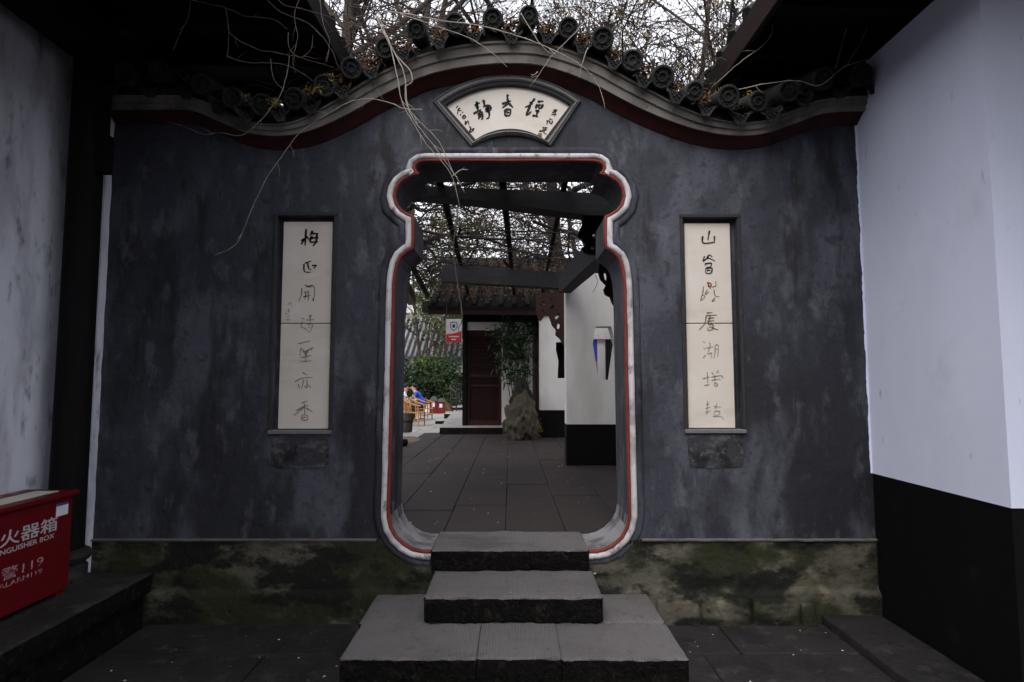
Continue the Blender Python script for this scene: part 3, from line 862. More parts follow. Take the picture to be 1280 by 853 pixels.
chu = [[(105, 36), (146, 33)], [(100, 56), (178, 50)], [(100, 56), (92, 108), (50, 158)], [(114, 76), (158, 70)], [(130, 60), (114, 112)], [(108, 96), (158, 90)], [(114, 120), (146, 116), (146, 150), (116, 160), (110, 136)], [(122, 138), (140, 134)], [(140, 140), (186, 157)]]
hu = [[(80, 240), (93, 250)], [(82, 285), (96, 292)], [(80, 356), (96, 334)], [(125, 245), (131, 276)], [(104, 286), (150, 275)], [(126, 280), (110, 326)], [(114, 332), (140, 320), (135, 356)], [(166, 264), (160, 340), (148, 356)], [(166, 264), (188, 270), (182, 352)], [(168, 296), (182, 293)]]
zeng = [[(75, 505), (126, 490)], [(108, 454), (112, 540)], [(88, 552), (126, 546)], [(140, 460), (156, 476)], [(188, 445), (174, 466)], [(138, 492), (208, 480)], [(166, 480), (160, 512)], [(138, 516), (202, 505)], [(164, 530), (182, 550), (160, 556), (160, 530)], [(206, 480), (224, 498)]]
yan = [[(98, 692), (126, 680)], [(112, 658), (105, 760)], [(94, 716), (132, 705)], [(94, 746), (132, 730)], [(150, 702), (206, 705)], [(176, 680), (164, 722)], [(160, 736), (196, 735), (190, 760), (160, 760), (158, 736)], [(148, 772), (214, 772)], [(215, 780), (226, 796)]]
couplet(pr, 404, [(shan, *C_, 12, 'ink'), (dang, *C_, 9, 'ink'), (hao, *C_, 6, 'ink_ochre'), (haor, *C_, 8, 'ink_rust'), (chu, *E_, 7, 'ink_ochre'), (hu, *E_, 5, 'ink_faded'), (zeng, *E_, 5.5, 'ink_faded'), (yan, *E_, 4, 'ink_faded')], 1)
# projecting sills below the recesses, raised margins and the plaster patches beneath
for rc in (recL, recR):
    x0, x1, z0, z1 = rc[0][0], rc[1][0], rc[0][1], rc[2][1]
    rough_box('recess_sill', x0 - .02, x1 + .02, D - .018, D + .045, z0 - .022, z0 + .004, 'frame_grey', gate, .004)
    for xa, xb in ((x0 - .022, x0 - .001), (x1 + .001, x1 + .022)):
        rough_box('recess_margin', xa, xb, D - .010, D + .004, z0 + .006, z1 + .02, 'frame_dark', gate, .003)
    rough_box('recess_head', x0 - .022, x1 + .022, D - .014, D + .004, z1 + .0005, z1 + .024, 'frame_dark', gate, .003)
    bmx = bmesh.new(); nseg = 26; ring_ = []
    for i in range(nseg):
        a = 2 * pi * i / nseg; sx = (abs(cos(a)) ** .3) * (1 if cos(a) > 0 else -1); sz = (abs(sin(a)) ** .3) * (1 if sin(a) > 0 else -1)
        k = 1 + .05 * noise.noise(Vector((cos(a) * 2, sin(a) * 2, x0)))
        ring_.append(bmx.verts.new(((x0 + x1) / 2 + sx * (x1 - x0) / 2 * k, D - .005, z0 - .135 + sz * .105 * k)))
    f = bmx.faces.new(ring_); r = bmesh.ops.extrude_face_region(bmx, geom=[f])
    bmesh.ops.translate(bmx, vec=(0, .008, 0), verts=[v for v in r['geom'] if isinstance(v, bmesh.types.BMVert)])
    bmesh.ops.recalc_face_normals(bmx, faces=bmx.faces)
    from_bm('plaster_patch', bmx, 'plaster_patch', gate)

# moss and dead leaves lying in the valleys between the tiles
random.seed(21)
lv = MB(); ms = MB(); yl = MB()
for p, ang in valleys:
    hi = p.z > 3.25
    for k in range(150 if hi else 60):
        q = p + Vector((random.gauss(0, .035), random.uniform(.02, .26), 0)); q.z += .03 + (q.y - p.y) * .30 + random.uniform(0, .045)
        lv.leaf(q, random.uniform(.018, .04), flat=.4)
    if not hi:
        for k in range(60):
            q = p + Vector((random.gauss(0, .05), random.uniform(-.01, .2), 0)); q.z += .02 + (q.y - p.y) * .30 + random.uniform(0, .03)
            ms.leaf(q, random.uniform(.012, .025))
for px, py in ((306, 119), (342, 130), (338, 126), (346, 127), (384, 113), (390, 112), (398, 110), (412, 96), (900, 112), (936, 118)):
    c = at_depth(px, py, YT - .01)
    for k in range(26): yl.leaf(c + Vector((random.gauss(0, .014), random.gauss(0, .01), random.gauss(0, .012))), random.uniform(.012, .024))
tag(lv.build('dead_leaves', 'leaf_brown'), 'brown dead leaves heaped in the valleys between the coping tiles', 'leaves', kind='stuff')
tag(ms.build('moss', 'moss'), 'green moss on the low coping tiles', 'moss', kind='stuff')
tag(yl.build('lichen', 'leaf_yellow'), 'small yellow plants sprouting on the mossy coping tiles', 'plants', kind='stuff')

# =================================================================== STEPS
steps = thing('stone_steps', (0, 3.2, 0), 'grey stone steps, two tiers of chiselled slabs, leading up to the gate opening', 'steps')
xs = [-.822, -.168, .236, .843]
for i in range(3):
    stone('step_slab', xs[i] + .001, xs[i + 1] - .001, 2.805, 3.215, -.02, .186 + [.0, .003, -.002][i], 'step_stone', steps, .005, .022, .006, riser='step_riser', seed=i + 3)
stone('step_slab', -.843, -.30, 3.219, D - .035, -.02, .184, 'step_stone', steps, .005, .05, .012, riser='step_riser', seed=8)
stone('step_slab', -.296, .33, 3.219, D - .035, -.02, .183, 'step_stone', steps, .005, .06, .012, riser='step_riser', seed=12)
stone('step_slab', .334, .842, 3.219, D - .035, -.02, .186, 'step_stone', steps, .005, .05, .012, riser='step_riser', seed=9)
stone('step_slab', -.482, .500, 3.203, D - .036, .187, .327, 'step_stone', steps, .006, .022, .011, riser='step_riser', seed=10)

# =================================================================== LEFT: platform, house wall, column, box
plat = thing('stone_platform', (-2.6, 2, 0), 'raised stone veranda platform under the red box', 'platform')
stone('recessed_base', -3.3, -2.285, -1.4, D - .05, -.05, .20, 'step_riser', plat, .006, .12, .01, seed=20)
y = -1.4
for k, L in enumerate((1.3, 1.25, 1.2, 1.27)):
    stone('kerb_slab', -2.72, -2.225, y + .004, min(y + L, D - .045) - .004, .202, .332, 'slab_court', plat, .006, .07, .016, seed=30 + k, riser='step_riser'); y += L
stone('floor_slab', -3.3, -2.725, -1.4, D - .05, .202, .328, 'slab_court', plat, .003, .15, .01, seed=40)

lh = thing('veranda_house', (-3.2, 2.5, .28), 'stained whitewashed house wall with dark veranda eave beside the red box', 'house')
bm = bmesh.new()
ny, nz = 60, 60
gv = [[bm.verts.new((-2.83 + .006 * noise.noise(Vector((0, yy * 5, zz * 5))), yy, zz)) for zz in [.29 + 3.5 * j / nz for j in range(nz + 1)]] for yy in [-1.4 + (D + 1.38) * i / ny for i in range(ny + 1)]]
for i in range(ny):
    for j in range(nz): bm.faces.new((gv[i][j], gv[i + 1][j], gv[i + 1][j + 1], gv[i][j + 1]))
for j in range(nz): pass
from_bm('wall', bm, 'whitewash', lh, True)
MB().box(-3.3, -2.84, -1.39, D - .03, .28, 3.8).build('wall_core', 'whitewash', lh)
# whitewashed return against the gate wall
bm = bmesh.new(); prev = None
for j in range(61):
    z = .29 + 3.2 * j / 60; w = .006 * noise.noise(Vector((4, z * 6, 0))) + .004 * noise.noise(Vector((9, z * 19, 0)))
    a = [bm.verts.new((-2.829, D - .06, z)), bm.verts.new((-2.655 + w, D - .06, z)), bm.verts.new((-2.655 + w, D + .2, z))]
    if prev:
        bm.faces.new((prev[0], prev[1], a[1], a[0])); bm.faces.new((prev[1], prev[2], a[2], a[1]))
    prev = a
from_bm('wall_return', bm, 'whitewash', lh)

def eave(root, xe, xw, ze, zw, rise, yA, yB, n_raft, sgn, fascia_mat):
    """eave: soffit boards, rafters, fascia, tiled roof slope; xe = edge, xw = wall side"""
    xo = xw + sgn * 1.2
    MB().add([(xe, yA, ze + .10), (xw, yA, zw + .10), (xw, yB, zw + .10), (xe, yB, ze + .10)], [(0, 1, 2, 3)]).add(
        [(xe, yA, ze + .16), (xo, yA, ze + rise), (xo, yB, ze + rise), (xe, yB, ze + .16)], [(0, 1, 2, 3)]).add(
        [(xw, yA, zw + .10), (xo, yA, zw + .10), (xo, yB, zw + .10), (xw, yB, zw + .10)], [(0, 1, 2, 3)]).add(
        [(xe, yB, ze + .10), (xo, yB, zw + .10), (xo, yB, ze + rise), (xe, yB, ze + .16)], [(0, 1, 2, 3)]).add(
        [(xe, yA, ze + .10), (xo, yA, zw + .10), (xo, yA, ze + rise), (xe, yA, ze + .16)], [(0, 1, 2, 3)]).build('roof', 'wood_black', root)
    rough_box('fascia_board', min(xe, xe - sgn * .035), max(xe, xe - sgn * .035), yA, yB, ze - .02, ze + .17, fascia_mat, root, .006)
    for i in range(n_raft):
        yy = yA + (yB - yA) * (i + .5) / n_raft
        MB().bar((xe + sgn * .01, yy, ze + .05), (xw, yy, zw + .05), .07, .09).build('rafter', 'wood_black', root)
    # eave tiles on top, butt ends over the fascia
    nt = int((yB - yA) / .24)
    for i in range(nt):
        yy = yA + (i + .5) * .24
        MB().tube([(xe + sgn * .02, yy, ze + .21), (xe + sgn * .5, yy, ze + .20 + .5 * (rise - .16) / abs(xo - xe) + .03)], .07, 8).build('eave_tile', 'roof_tile', root, True, 50)
eave(lh, -1.22, -2.83, 3.72, 3.74, 1.3, -2.4, 4.6, 15, -1, 'wood_black')
rough_box('eave_purlin', -2.72, -2.50, -1.4, 4.4, 3.50, 3.73, 'wood_black', lh, .01)

colm = thing('veranda_column', (-2.652, 3.45, .33), 'black timber veranda column on a round stone base beside the red box', 'column')
MB().tube([(-2.652, 3.45, .50), (-2.652, 3.45, 1.6), (-2.655, 3.45, 3.7)], [.095, .093, .09], 20).build('shaft', 'wood_black', colm, True, 50)
MB().lathe([(.105, .0), (.115, .02), (.118, .08), (.10, .10), (.125, .12), (.135, .145), (.125, .17), (.10, .185)], (-2.652, 3.45, .331), 26).build('stone_base', 'slab_court', colm, True, 40)
b = MB(); b.box(-2.66, -2.515, 3.41, 3.49, 2.80, 3.04).box(-2.66, -2.55, 3.40, 3.50, 3.0, 3.6)
b.build('bracket', 'wood_black', colm)

# ---- the red fire extinguisher box
bx = thing('extinguisher_box', (-2.62, 2.85, .332), 'red metal fire extinguisher box with white lettering on the veranda platform', 'box')
X0, X1, Y0_, Y1_, Z0, Z1 = -2.755, -2.475, 2.42, 3.26, .358, .865
rough_box('body', X0, X1, Y0_, Y1_, Z0, Z1, 'box_red', bx, .006)
rough_box('lid', X0 - .008, X1 + .022, Y0_ - .02, Y1_ + .022, Z1 + .002, Z1 + .028, 'box_red', bx, .006)
lid_panel = rough_box('lid_label', X0 + .10, X1 - .05, Y0_ + .05, Y1_ - .04, Z1 + .0285, Z1 + .0305, 'label_cream', bx, 0)
for k in range(9):
    yy = Y0_ + .04 + k * .085
    rough_box('lid_mark', X0 + .02, X0 + .045, yy, yy + .03, Z1 + .0285, Z1 + .030, 'print_worn', bx, 0)
for yy in (Y0_ + .02, Y1_ - .07):
    for xx in (X0 + .01, X1 - .055): rough_box('foot', xx, xx + .045, yy, yy + .05, .333, Z0 + .002, 'box_red', bx, .003)
rough_box('sticker', X1 + .0005, X1 + .0015, Y1_ - .118, Y1_ - .035, Z1 - .095, Z1 - .028, 'sticker_white', bx, 0)
rough_box('sticker_band', X1 + .0016, X1 + .0022, Y1_ - .118, Y1_ - .035, Z1 - .040, Z1 - .028, 'sticker_blue', bx, 0)
rough_box('front_seam', X1 + .0003, X1 + .002, Y0_ + .02, Y1_ - .02, .612, .616, 'box_red', bx, 0)
def text_on_box(s, name, y_right, zb, h, wid, material, bold=.0, font_shear=0.0, gap=.0008):
    cu = bpy.data.curves.new('t', 'FONT'); cu.body = s; cu.size = 1.0; cu.offset = bold; cu.shear = font_shear; cu.resolution_u = 3
    ob = bpy.data.objects.new('t', cu); COL.objects.link(ob)
    dg = bpy.context.evaluated_depsgraph_get(); me = bpy.data.meshes.new_from_object(ob.evaluated_get(dg))
    bpy.data.objects.remove(ob)
    xs_ = [v.co.x for v in me.vertices]; ys_ = [v.co.y for v in me.vertices]
    if not xs_: return
    x0, x1, y0, y1 = min(xs_), max(xs_), min(ys_), max(ys_); org = wloc(bx)
    for v in me.vertices:
        u = (v.co.x - x0) / (x1 - x0); w_ = (v.co.y - y0) / (y1 - y0)
        v.co = Vector((X1 + .0014, y_right - wid + u * wid, zb + w_ * h)) - org
    # one mesh per character: faces grouped by where they lie along the line
    bm = bmesh.new(); bm.from_mesh(me); spans = []
    seen = set()
    for f in bm.faces:
        if f in seen: continue
        st = [f]; seen.add(f); isl = []
        while st:
            g_ = st.pop(); isl.append(g_)
            for e in g_.edges:
                for h_ in e.link_faces:
                    if h_ not in seen: seen.add(h_); st.append(h_)
        ys = [v.co.y for g_ in isl for v in g_.verts]; spans.append([min(ys), max(ys), isl])
    spans.sort(key=lambda q_: q_[0]); chars = []
    for sp_ in spans:
        if chars and sp_[0] < chars[-1][1] + gap: chars[-1][1] = max(chars[-1][1], sp_[1]); chars[-1][2] += sp_[2]
        else: chars.append(sp_)
    for y0, y1, isl in chars:
        b_ = MB(); idx = {}
        for g_ in isl:
            for v in g_.verts:
                if v not in idx: idx[v] = len(b_.v); b_.v.append(tuple(v.co + org))
            b_.f.append(tuple(idx[v] for v in g_.verts)); b_.mi.append(0)
        b_.build(name, material, bx)
    bm.free()
text_on_box('灭火器箱', 'lettering', Y1_ - .105, .698, .078, .47, 'print_white', .012, gap=.004)
text_on_box('FIRE EXTINGUISHER BOX', 'lettering', Y1_ - .122, .662, .026, .52, 'print_white', .012)
text_on_box('火警119', 'lettering', Y1_ - .185, .535, .060, .35, 'print_worn', .0, gap=.004)
text_on_box('FIRE-ALARM119', 'lettering', Y1_ - .19, .500, .024, .37, 'print_worn', .004)

# =================================================================== RIGHT: white house wall with black dado, eave, kerb
rh = thing('white_house', (3, 3, 0), 'bright whitewashed house wall with black dado and deep dark eave', 'house')
RX, RY = 2.30, 2.665
DZ = at_depth(1090, 592, D - .01).z
b = MB(); b.box(RX, 5.5, RY, 7.5, DZ, 3.78); b.build('wall', 'whitewash_fresh', rh)
b = MB(); b.box(RX + .004, 5.5, RY + .004, 7.5, -.02, DZ - .001); b.build('dado', 'dado_black', rh)
# ragged whitewash edge lapping on to the gate wall
bm = bmesh.new(); prev = None
for j in range(121):
    z = DZ + (3.5 - DZ) * j / 120; w = .012 + .007 * noise.noise(Vector((4, z * 7, 0))) + .006 * noise.noise(Vector((9, z * 31, 0)))
    a = [bm.verts.new((RX + .003, D - .004, z)), bm.verts.new((RX - w, D - .004, z))]
    if prev: bm.faces.new((prev[1], prev[0], a[0], a[1]))
    prev = a
from_bm('ragged_edge', bm, 'whitewash_fresh', rh)
# the white face steps out a few millimetres before its corner
eave(rh, 1.50, 2.33, 3.62, 3.585, 1.4, -2.4, 6.2, 18, 1, 'fascia')
MB().box(RX - .03, RX + .05, -2.4, 6.2, 3.575, 3.70).build('wall_plate', 'wood_black', rh)

# unseen hall added behind the camera to block low sky light
bh = thing('unseen_sky_block', (0, -7, 0), 'unseen timber hall added opposite the gate wall to block low sky light', 'house')
MB().box(-7, 7, -7.4, -7.1, -.02, 3.5).build('wall', 'wood_red', bh)
MB().add([(-7, -6.4, 3.35), (7, -6.4, 3.35), (7, -10, 5.6), (-7, -10, 5.6)], [(0, 1, 2, 3)]).add([(-7, -6.4, 3.28), (7, -6.4, 3.28), (7, -10, 3.4), (-7, -10, 3.4)], [(0, 1, 2, 3)]).add([(-7, -6.4, 3.28), (7, -6.4, 3.28), (7, -6.4, 3.35), (-7, -6.4, 3.35)], [(0, 1, 2, 3)]).build('roof', 'roof_tile', bh)

kerb = thing('kerb_step', (2.1, 2.5, 0), 'low dark stone kerb slab at the foot of the black dado', 'kerb')
y = -1.2
for k, L in enumerate((1.25, 1.1, 1.3, 1.2)):
    stone('kerb_slab', 1.925, RX - .005, y + .003, min(y + L, D - .03) - .003, -.03, .056 + .003 * (k % 2), 'slab_court', kerb, .005, .09, .012, seed=60 + k); y += L

# =================================================================== INNER COURT: pergola
PG = 3.12
perg = thing('pergola', (0, 8, INZ), 'dark timber pergola with cross beams and poles behind the gate', 'pergola')
def pbeam(pxa, pya, Ya, pxb, pyb, Yb, w, h, name='cross_beam', m='beam_dark'):
    return MB().bar(at_depth(pxa, pya, Ya), at_depth(pxb, pyb, Yb), w, h).build(name, m, perg)

pbeam(552, 343, 8.3, 716, 352.5, 8.5, .2, .24)
pbeam(528, 384, 11.3, 716, 386, 11.5, .2, .22)
# poles running away from the gate
def pole(x0, x1, r, y0=4.2, y1=11.6, z=PG + .17):
    MB().tube([(x0, y0, z), ((x0 + x1) / 2, (y0 + y1) / 2, z + .02), (x1, y1, z)], r, 8).build('pole', 'wood_black', perg, True)
pole(-.10, .05, .035)
pole(-.62, -.90, .034)
pole(-1.25, -1.75, .05)
pole(.46, .62, .028)
# wall plate on the right, over the white piers
MB().bar((.98, 4.2, 2.80), (.70, 7.46, 2.80), .16, .24).build('wall_plate', 'beam_dark', perg)
rough_box('post', .93, 1.09, 4.75, 4.91, INZ, 3.0, 'wood_black', perg, .01)
MB().bar((-1.35, 4.5, PG + .02), (-1.95, 11.0, PG - .02), .14, .2).build('side_beam', 'wood_red', perg)
for yy in (5.0,): pass
rough_box('post', -1.62, -1.46, 4.9, 5.06, INZ, 3.05, 'wood_black', perg, .01)
random.seed(31)
for i, (pa, pb, yy) in enumerate([((505, 279), (720, 292), 6.1), ((505, 296), (720, 290), 6.5), ((505, 308), (725, 316), 6.9), ((505, 313), (730, 307), 7.1), ((640, 316), (735, 326), 7.3), ((505, 345), (560, 338), 8.4), ((540, 368), (640, 368), 10.0), ((540, 357), (640, 355), 9.5)]):
    a, c = at_depth(*pa, yy), at_depth(*pb, yy); m_ = (a + c) / 2; m_.z -= .02
    MB().tube([a, m_, c], .007, 5).build('wire', 'wire', perg)

# carved brackets: scrollwork under the beam ends
def scroll(name, pts_list, Y, r, material, parent):
    """each stroke is a flat carved scroll of real thickness"""
    b = MB()
    for st, w in pts_list:
        p = catmull([at_depth(x, yv, Y) for x, yv in st], 5); n = len(p)
        for k in range(n - 1):
            u = k / (n - 1); ww = w * (1 - .45 * u)
            b.bar(p[k], p[k + 1] + (p[k + 1] - p[k]) * .25, .05, ww * Y / F, up=(0, 1, 0) if False else (0, 0, 1))
    return b.build(name, material, parent)
def fret(name, outline, holes, Y, th, material, parent):
    bm = bmesh.new()
    o = [W(x, yv, Y) for x, yv in outline]; hs_ = [[W(x, yv, Y) for x, yv in h] for h in holes]
    sheet_with_holes(bm, o, hs_, Y); sheet_with_holes(bm, o, hs_, Y + th, flip=True)
    for lp in [o] + hs_: wall_strip(bm, lp, Y, Y + th)
    bmesh.ops.remove_doubles(bm, verts=bm.verts, dist=.0004); bmesh.ops.recalc_face_normals(bm, faces=bm.faces)
    return from_bm(name, bm, material, parent)
def blob(cx, cy, rx, ry, n=9, ph=0.0, rot=0.0):
    return [(cx + rx * cos(a) * cos(rot) - ry * sin(a) * sin(rot), cy + rx * cos(a) * sin(rot) + ry * sin(a) * cos(rot)) for a in [ph - 2 * pi * i / n for i in range(n)]]
fret('carved_bracket', [(670, 366), (706, 366), (706, 434), (703, 430), (700, 424), (694, 419), (695, 413), (690, 407), (687, 398), (684, 392), (680, 396), (676, 402), (672, 398), (670, 386)],
     [blob(678, 379, 3.2, 2.6), blob(688, 374, 3.5, 2.0, rot=.4), blob(690, 384, 2.2, 3.6, rot=.5), blob(697, 395, 2.0, 5.0, rot=.6), blob(678, 389, 2.6, 2.0), blob(698, 408, 1.8, 3.6, rot=.2)], 9.6, .05, 'wood_red', perg)
fret('carved_bracket', [(728, 270), (770, 270), (770, 384), (766, 379), (763, 371), (757, 368), (755, 362), (758, 356), (751, 349), (748, 338), (750, 326), (745, 318), (738, 318), (730, 315), (727, 310), (733, 306), (728, 298), (722, 296), (724, 288), (728, 280)],
     [blob(732, 300, 3.0, 3.4), blob(757, 345, 2.0, 6.0, rot=-.1), blob(745, 295, 5, 3.5), blob(741, 310, 3.0, 2.2), blob(759, 320, 2.6, 6)], 4.6, .05, 'wood_black', perg)

fret('cross_beam', [(440, 230), (560, 234), (690, 239), (756, 242), (775, 250), (782, 262), (770, 270), (740, 269), (690, 263), (600, 251), (530, 245), (440, 240)], [], 5.0, .2, 'beam_dark', perg)

# ---- the vine smothering the pergola
vine = thing('climbing_vine', (-1.7, 6, INZ), 'leafless tangle of climbing vine with brown leaves smothering the pergola roof', 'vine')
random.seed(41)
vb = MB(); vl = MB()
def wander(p, d, steps_, sl, curl, zlo, zhi, ymin=-99):
    pts = [p.copy()]
    for k in range(steps_):
        d = (d + Vector((random.gauss(0, curl), random.gauss(0, curl), random.gauss(0, curl * .5)))).normalized()
        p = p + d * sl
        if p.y < ymin: d.y = abs(d.y); p.y = ymin
        if p.z < zlo: d.z = abs(d.z) * .6; p.z = zlo
        if p.z > zhi: d.z = -abs(d.z) * .6; p.z = zhi
        pts.append(p.copy())
    return pts
for i in range(720):
    yy = random.uniform(4.5, 12.5); xx = random.uniform(-2.4, 1.5)
    a = random.uniform(0, 2 * pi)
    pts = wander(Vector((xx, yy, PG + random.uniform(.15, .45))), Vector((cos(a), sin(a), 0)), random.randint(6, 13), random.uniform(.08, .20), .42, PG + .12, PG + .62)
    r = random.choice([.0035, .004, .005, .006, .009]) * (1.5 if random.random() < .12 else 1)
    vb.tube(pts, [r * (1 - .6 * k / len(pts)) for k in range(len(pts))], 4, False)
    if random.random() < .4:
        for k in range(random.randint(2, 7)):
            vl.leaf(random.choice(pts) + Vector((random.gauss(0, .05), random.gauss(0, .05), random.gauss(0, .03))), random.uniform(.03, .07))
for i in range(26):                                             # thick old stems
    xx = random.uniform(-1.9, 1.1); yy = random.uniform(4.6, 9); a = random.uniform(.6, 2.5)
    pts = wander(Vector((xx, yy, PG + .22)), Vector((cos(a), sin(a), 0)), 12, .28, .30, PG + .18, PG + .45)
    vb.tube(pts, [.020 * (1 - .5 * k / len(pts)) for k in range(len(pts))], 6, False)
for (ya, yb, xa, xb, n_) in ((8.6, 12.4, -.2, 1.3, 620), (8.8, 12.4, -1.9, .2, 420), (5.6, 8.0, .1, 1.2, 100), (10.0, 12.6, -2.2, 1.2, 380)):
    for i in range(n_):
        vl.leaf((random.uniform(xa, xb), random.uniform(ya, yb), PG + random.uniform(.14, .45)), random.uniform(.03, .08))
for i in range(900):                                            # leaves lodged on the back house roof
    xx = random.uniform(-1.5, 1.6); k = random.random() ** 1.4; vl.leaf((xx, 10.9 + (xx + 2) * .1 + k * 2.2, 3.10 + k * 1.22 + random.uniform(0, .08)), random.uniform(.05, .10))
for pts_px, yy in (([(560, 232), (562, 262), (563, 300), (571, 350), (577, 392), (573, 410), (575, 426)], 6.0),):
    pp = catmull([at_depth(x, yv, yy) for x, yv in pts_px], 5)
for k in range(26):                                             # drooping ends
    xx = random.uniform(-1.5, .9); yy = random.uniform(6, 11.8)
    pts = wander(Vector((xx, yy, PG + .2)), Vector((random.gauss(0, .3), random.gauss(0, .3), -1)).normalized(), random.randint(4, 9), .07, .22, 2.5, 4)
    vb.tube(pts, .003, 4, False)
for loop_px in ([(644, 346), (648, 354), (660, 357), (672, 355), (684, 356), (692, 350), (697, 343)], [(671, 340), (670, 348), (676, 355), (688, 356), (696, 348), (697, 342)], [(744, 344), (747, 352), (744, 360), (741, 366)]):
    vb.tube(catmull([at_depth(x, yv, 7.4) for x, yv in loop_px], 5), .004, 4, False)
tag(vb.build('vine_stems', 'twig_dark', vine), kind='stuff')
tag(vl.build('vine_leaves', 'leaf_brown', vine), kind='stuff')

# ---- white piers on the right, one with a hexagonal window, one with a vase-shaped one
def pier(Y, x0, x1, th, ztop, zd, hole, name, label):
    t = thing(name, ((x0 + x1) / 2, Y, INZ), label, 'wall')
    bm = bmesh.new(); o = rect(x0, x1, zd, ztop)
    sheet_with_holes(bm, o, [hole], Y); sheet_with_holes(bm, o, [hole], Y + th, flip=True)
    wall_strip(bm, o, Y, Y + th); wall_strip(bm, hole, Y, Y + th)
    bmesh.ops.remove_doubles(bm, verts=bm.verts, dist=.0004); bmesh.ops.recalc_face_normals(bm, faces=bm.faces)
    from_bm('wall_panel', bm, 'whitewash_inner', t)
    MB().box(x0 - .004, x1, Y - .004, Y + th, INZ - .02, zd - .001).build('dado', 'dado_black', t)
    return t
hexh = [W(x, yv, 7.5) for x, yv in ((745, 408), (764, 408), (770, 430), (764, 475), (748, 475), (741, 430))]
p1 = pier(7.5, at_depth(708, 480, 7.5).x, 2.6, .26, 2.95, .95, hexh, 'pier_wall', 'near white wall with hexagonal window hole and black dado inside the court')
vaseh = [W(x, yv, 11.2) for x, yv in ((695, 428), (706, 427), (708, 436), (707, 452), (707.5, 473), (697, 473), (698, 452), (695, 438))]
p2 = pier(11.2, at_depth(674.5, 480, 11.2).x, 2.6, .3, 3.05, .955, vaseh, 'pier_wall', 'far white wall with dark vase-shaped window and black dado beside the rock')
MB().box(.8, 1.3, 11.51, 11.9, .5, 3.0).build('interior_shade_block', 'wood_black', p2)  # black block behind the opening, its colour stands for the interior's shade
# things glimpsed through the hexagonal window
hb = thing('folding_screen', (1.25, 8.6, INZ), 'white and blue screen seen through the hexagonal window', 'screen')
q = lambda x, yv, Y: at_depth(x, yv, Y)
a, c = q(746.5, 424, 8.6), q(757, 480, 8.6); MB().box(a.x, c.x, 8.6, 8.64, INZ, 2.6).build('white_leaf', 'whitewash_inner', hb)
a, c = q(736, 425, 8.62), q(746.4, 452, 8.62); MB().box(a.x, c.x, 8.6, 8.65, c.z, a.z).build('blue_leaf', 'blue_panel', hb)
a, c = q(736, 452, 8.62), q(746.4, 480, 8.62); MB().box(a.x, c.x, 8.6, 8.65, INZ, a.z).build('brown_leaf', 'rattan', hb)
a, c = q(742, 404, 8.55), q(775, 424, 8.55); MB().box(a.x, c.x, 8.55, 8.59, c.z, a.z + .2).build('white_valance', 'whitewash_inner', hb)
MB().box(.9, 2.3, 8.95, 8.99, INZ, 2.75).build('dark_backing', 'beam_dark', hb)  # dark board added behind the screen so the gaps look unlit
for xx in (758.5, 761, 764):
    a = q(xx, 424, 8.6); MB().box(a.x, a.x + .014, 8.58, 8.6, INZ, a.z).build('bar', 'wood_black', hb)

# ---- back building with the red door
bb = thing('back_house', (0, 12.6, INZ), 'back house with red lattice door, white lintel and dark eaves', 'house')
BY = 12.55
dx0, dx1 = at_depth(583.5, 470, BY).x, at_depth(627, 470, BY).x
TZ = INZ + .135
dz1 = at_depth(600, 413, BY).z; lz1 = at_depth(600, 403, BY).z
MB().box(dx1 + .002, 3.0, BY, BY + .3, TZ, 3.4).build('wall', 'whitewash_inner', bb)
MB().box(dx0 - .09, dx0 - .002, BY - .06, BY + .3, TZ, 3.4).build('door_post', 'wood_black', bb)
MB().box(dx0, dx1 + .26, BY - .03, BY - .002, dz1, lz1).build('lintel', 'whitewash_inner', bb)
MB().box(dx0 - .09, 3.0, BY - .05, BY + .3, lz1 + .002, 3.45).build('frieze', 'wood_black', bb)
MB().box(dx0 - .09, dx0 + .0, BY, 20.0, TZ, 3.4).build('side_wall', 'wood_black', bb)
wa, wc = at_depth(629, 423, BY), at_depth(655, 447, BY)
win = MB().box(wa.x, wc.x, BY - .03, BY - .002, wc.z, wa.z).build('window', 'wood_black', bb)
MB().box(wa.x - .03, wc.x + .03, BY - .05, BY - .002, wc.z - .05, wc.z - .001).build('sill', 'wood_red', win)
door = MB().box(dx0 + .002, dx1 - .002, BY + .05, BY + .09, TZ, dz1 - .002).build('door', 'door_red', bb)
w_ = dx1 - dx0; hgt = dz1 - TZ
for (a, c, e, f_) in ((0, .09, 0, 1), (.91, 1, 0, 1), (.09, .91, 0, .055), (.09, .91, .94, 1), (.09, .91, .50, .54), (.09, .91, .40, .43)):
    MB().box(dx0 + w_ * a + .003, dx0 + w_ * c - .003, BY + .015, BY + .049, TZ + hgt * e + .001, TZ + hgt * f_ - .003).build('stile', 'door_trim', door)
for r_ in range(5):
    z0 = TZ + hgt * (.55 + r_ * .078); z1_ = z0 + hgt * .07
    MB().box(dx0 + w_ * .12, dx0 + w_ * .88, BY + .025, BY + .049, z0, z0 + .016).build('lattice_bar', 'door_trim', door)
    for k in range(3):
        xa = dx0 + w_ * (.14 + .26 * k)
        MB().bar((xa, BY + .037, z0 + .02), (xa + w_ * .2, BY + .037, z1_), .02, .014).build('lattice_bar', 'door_trim', door)
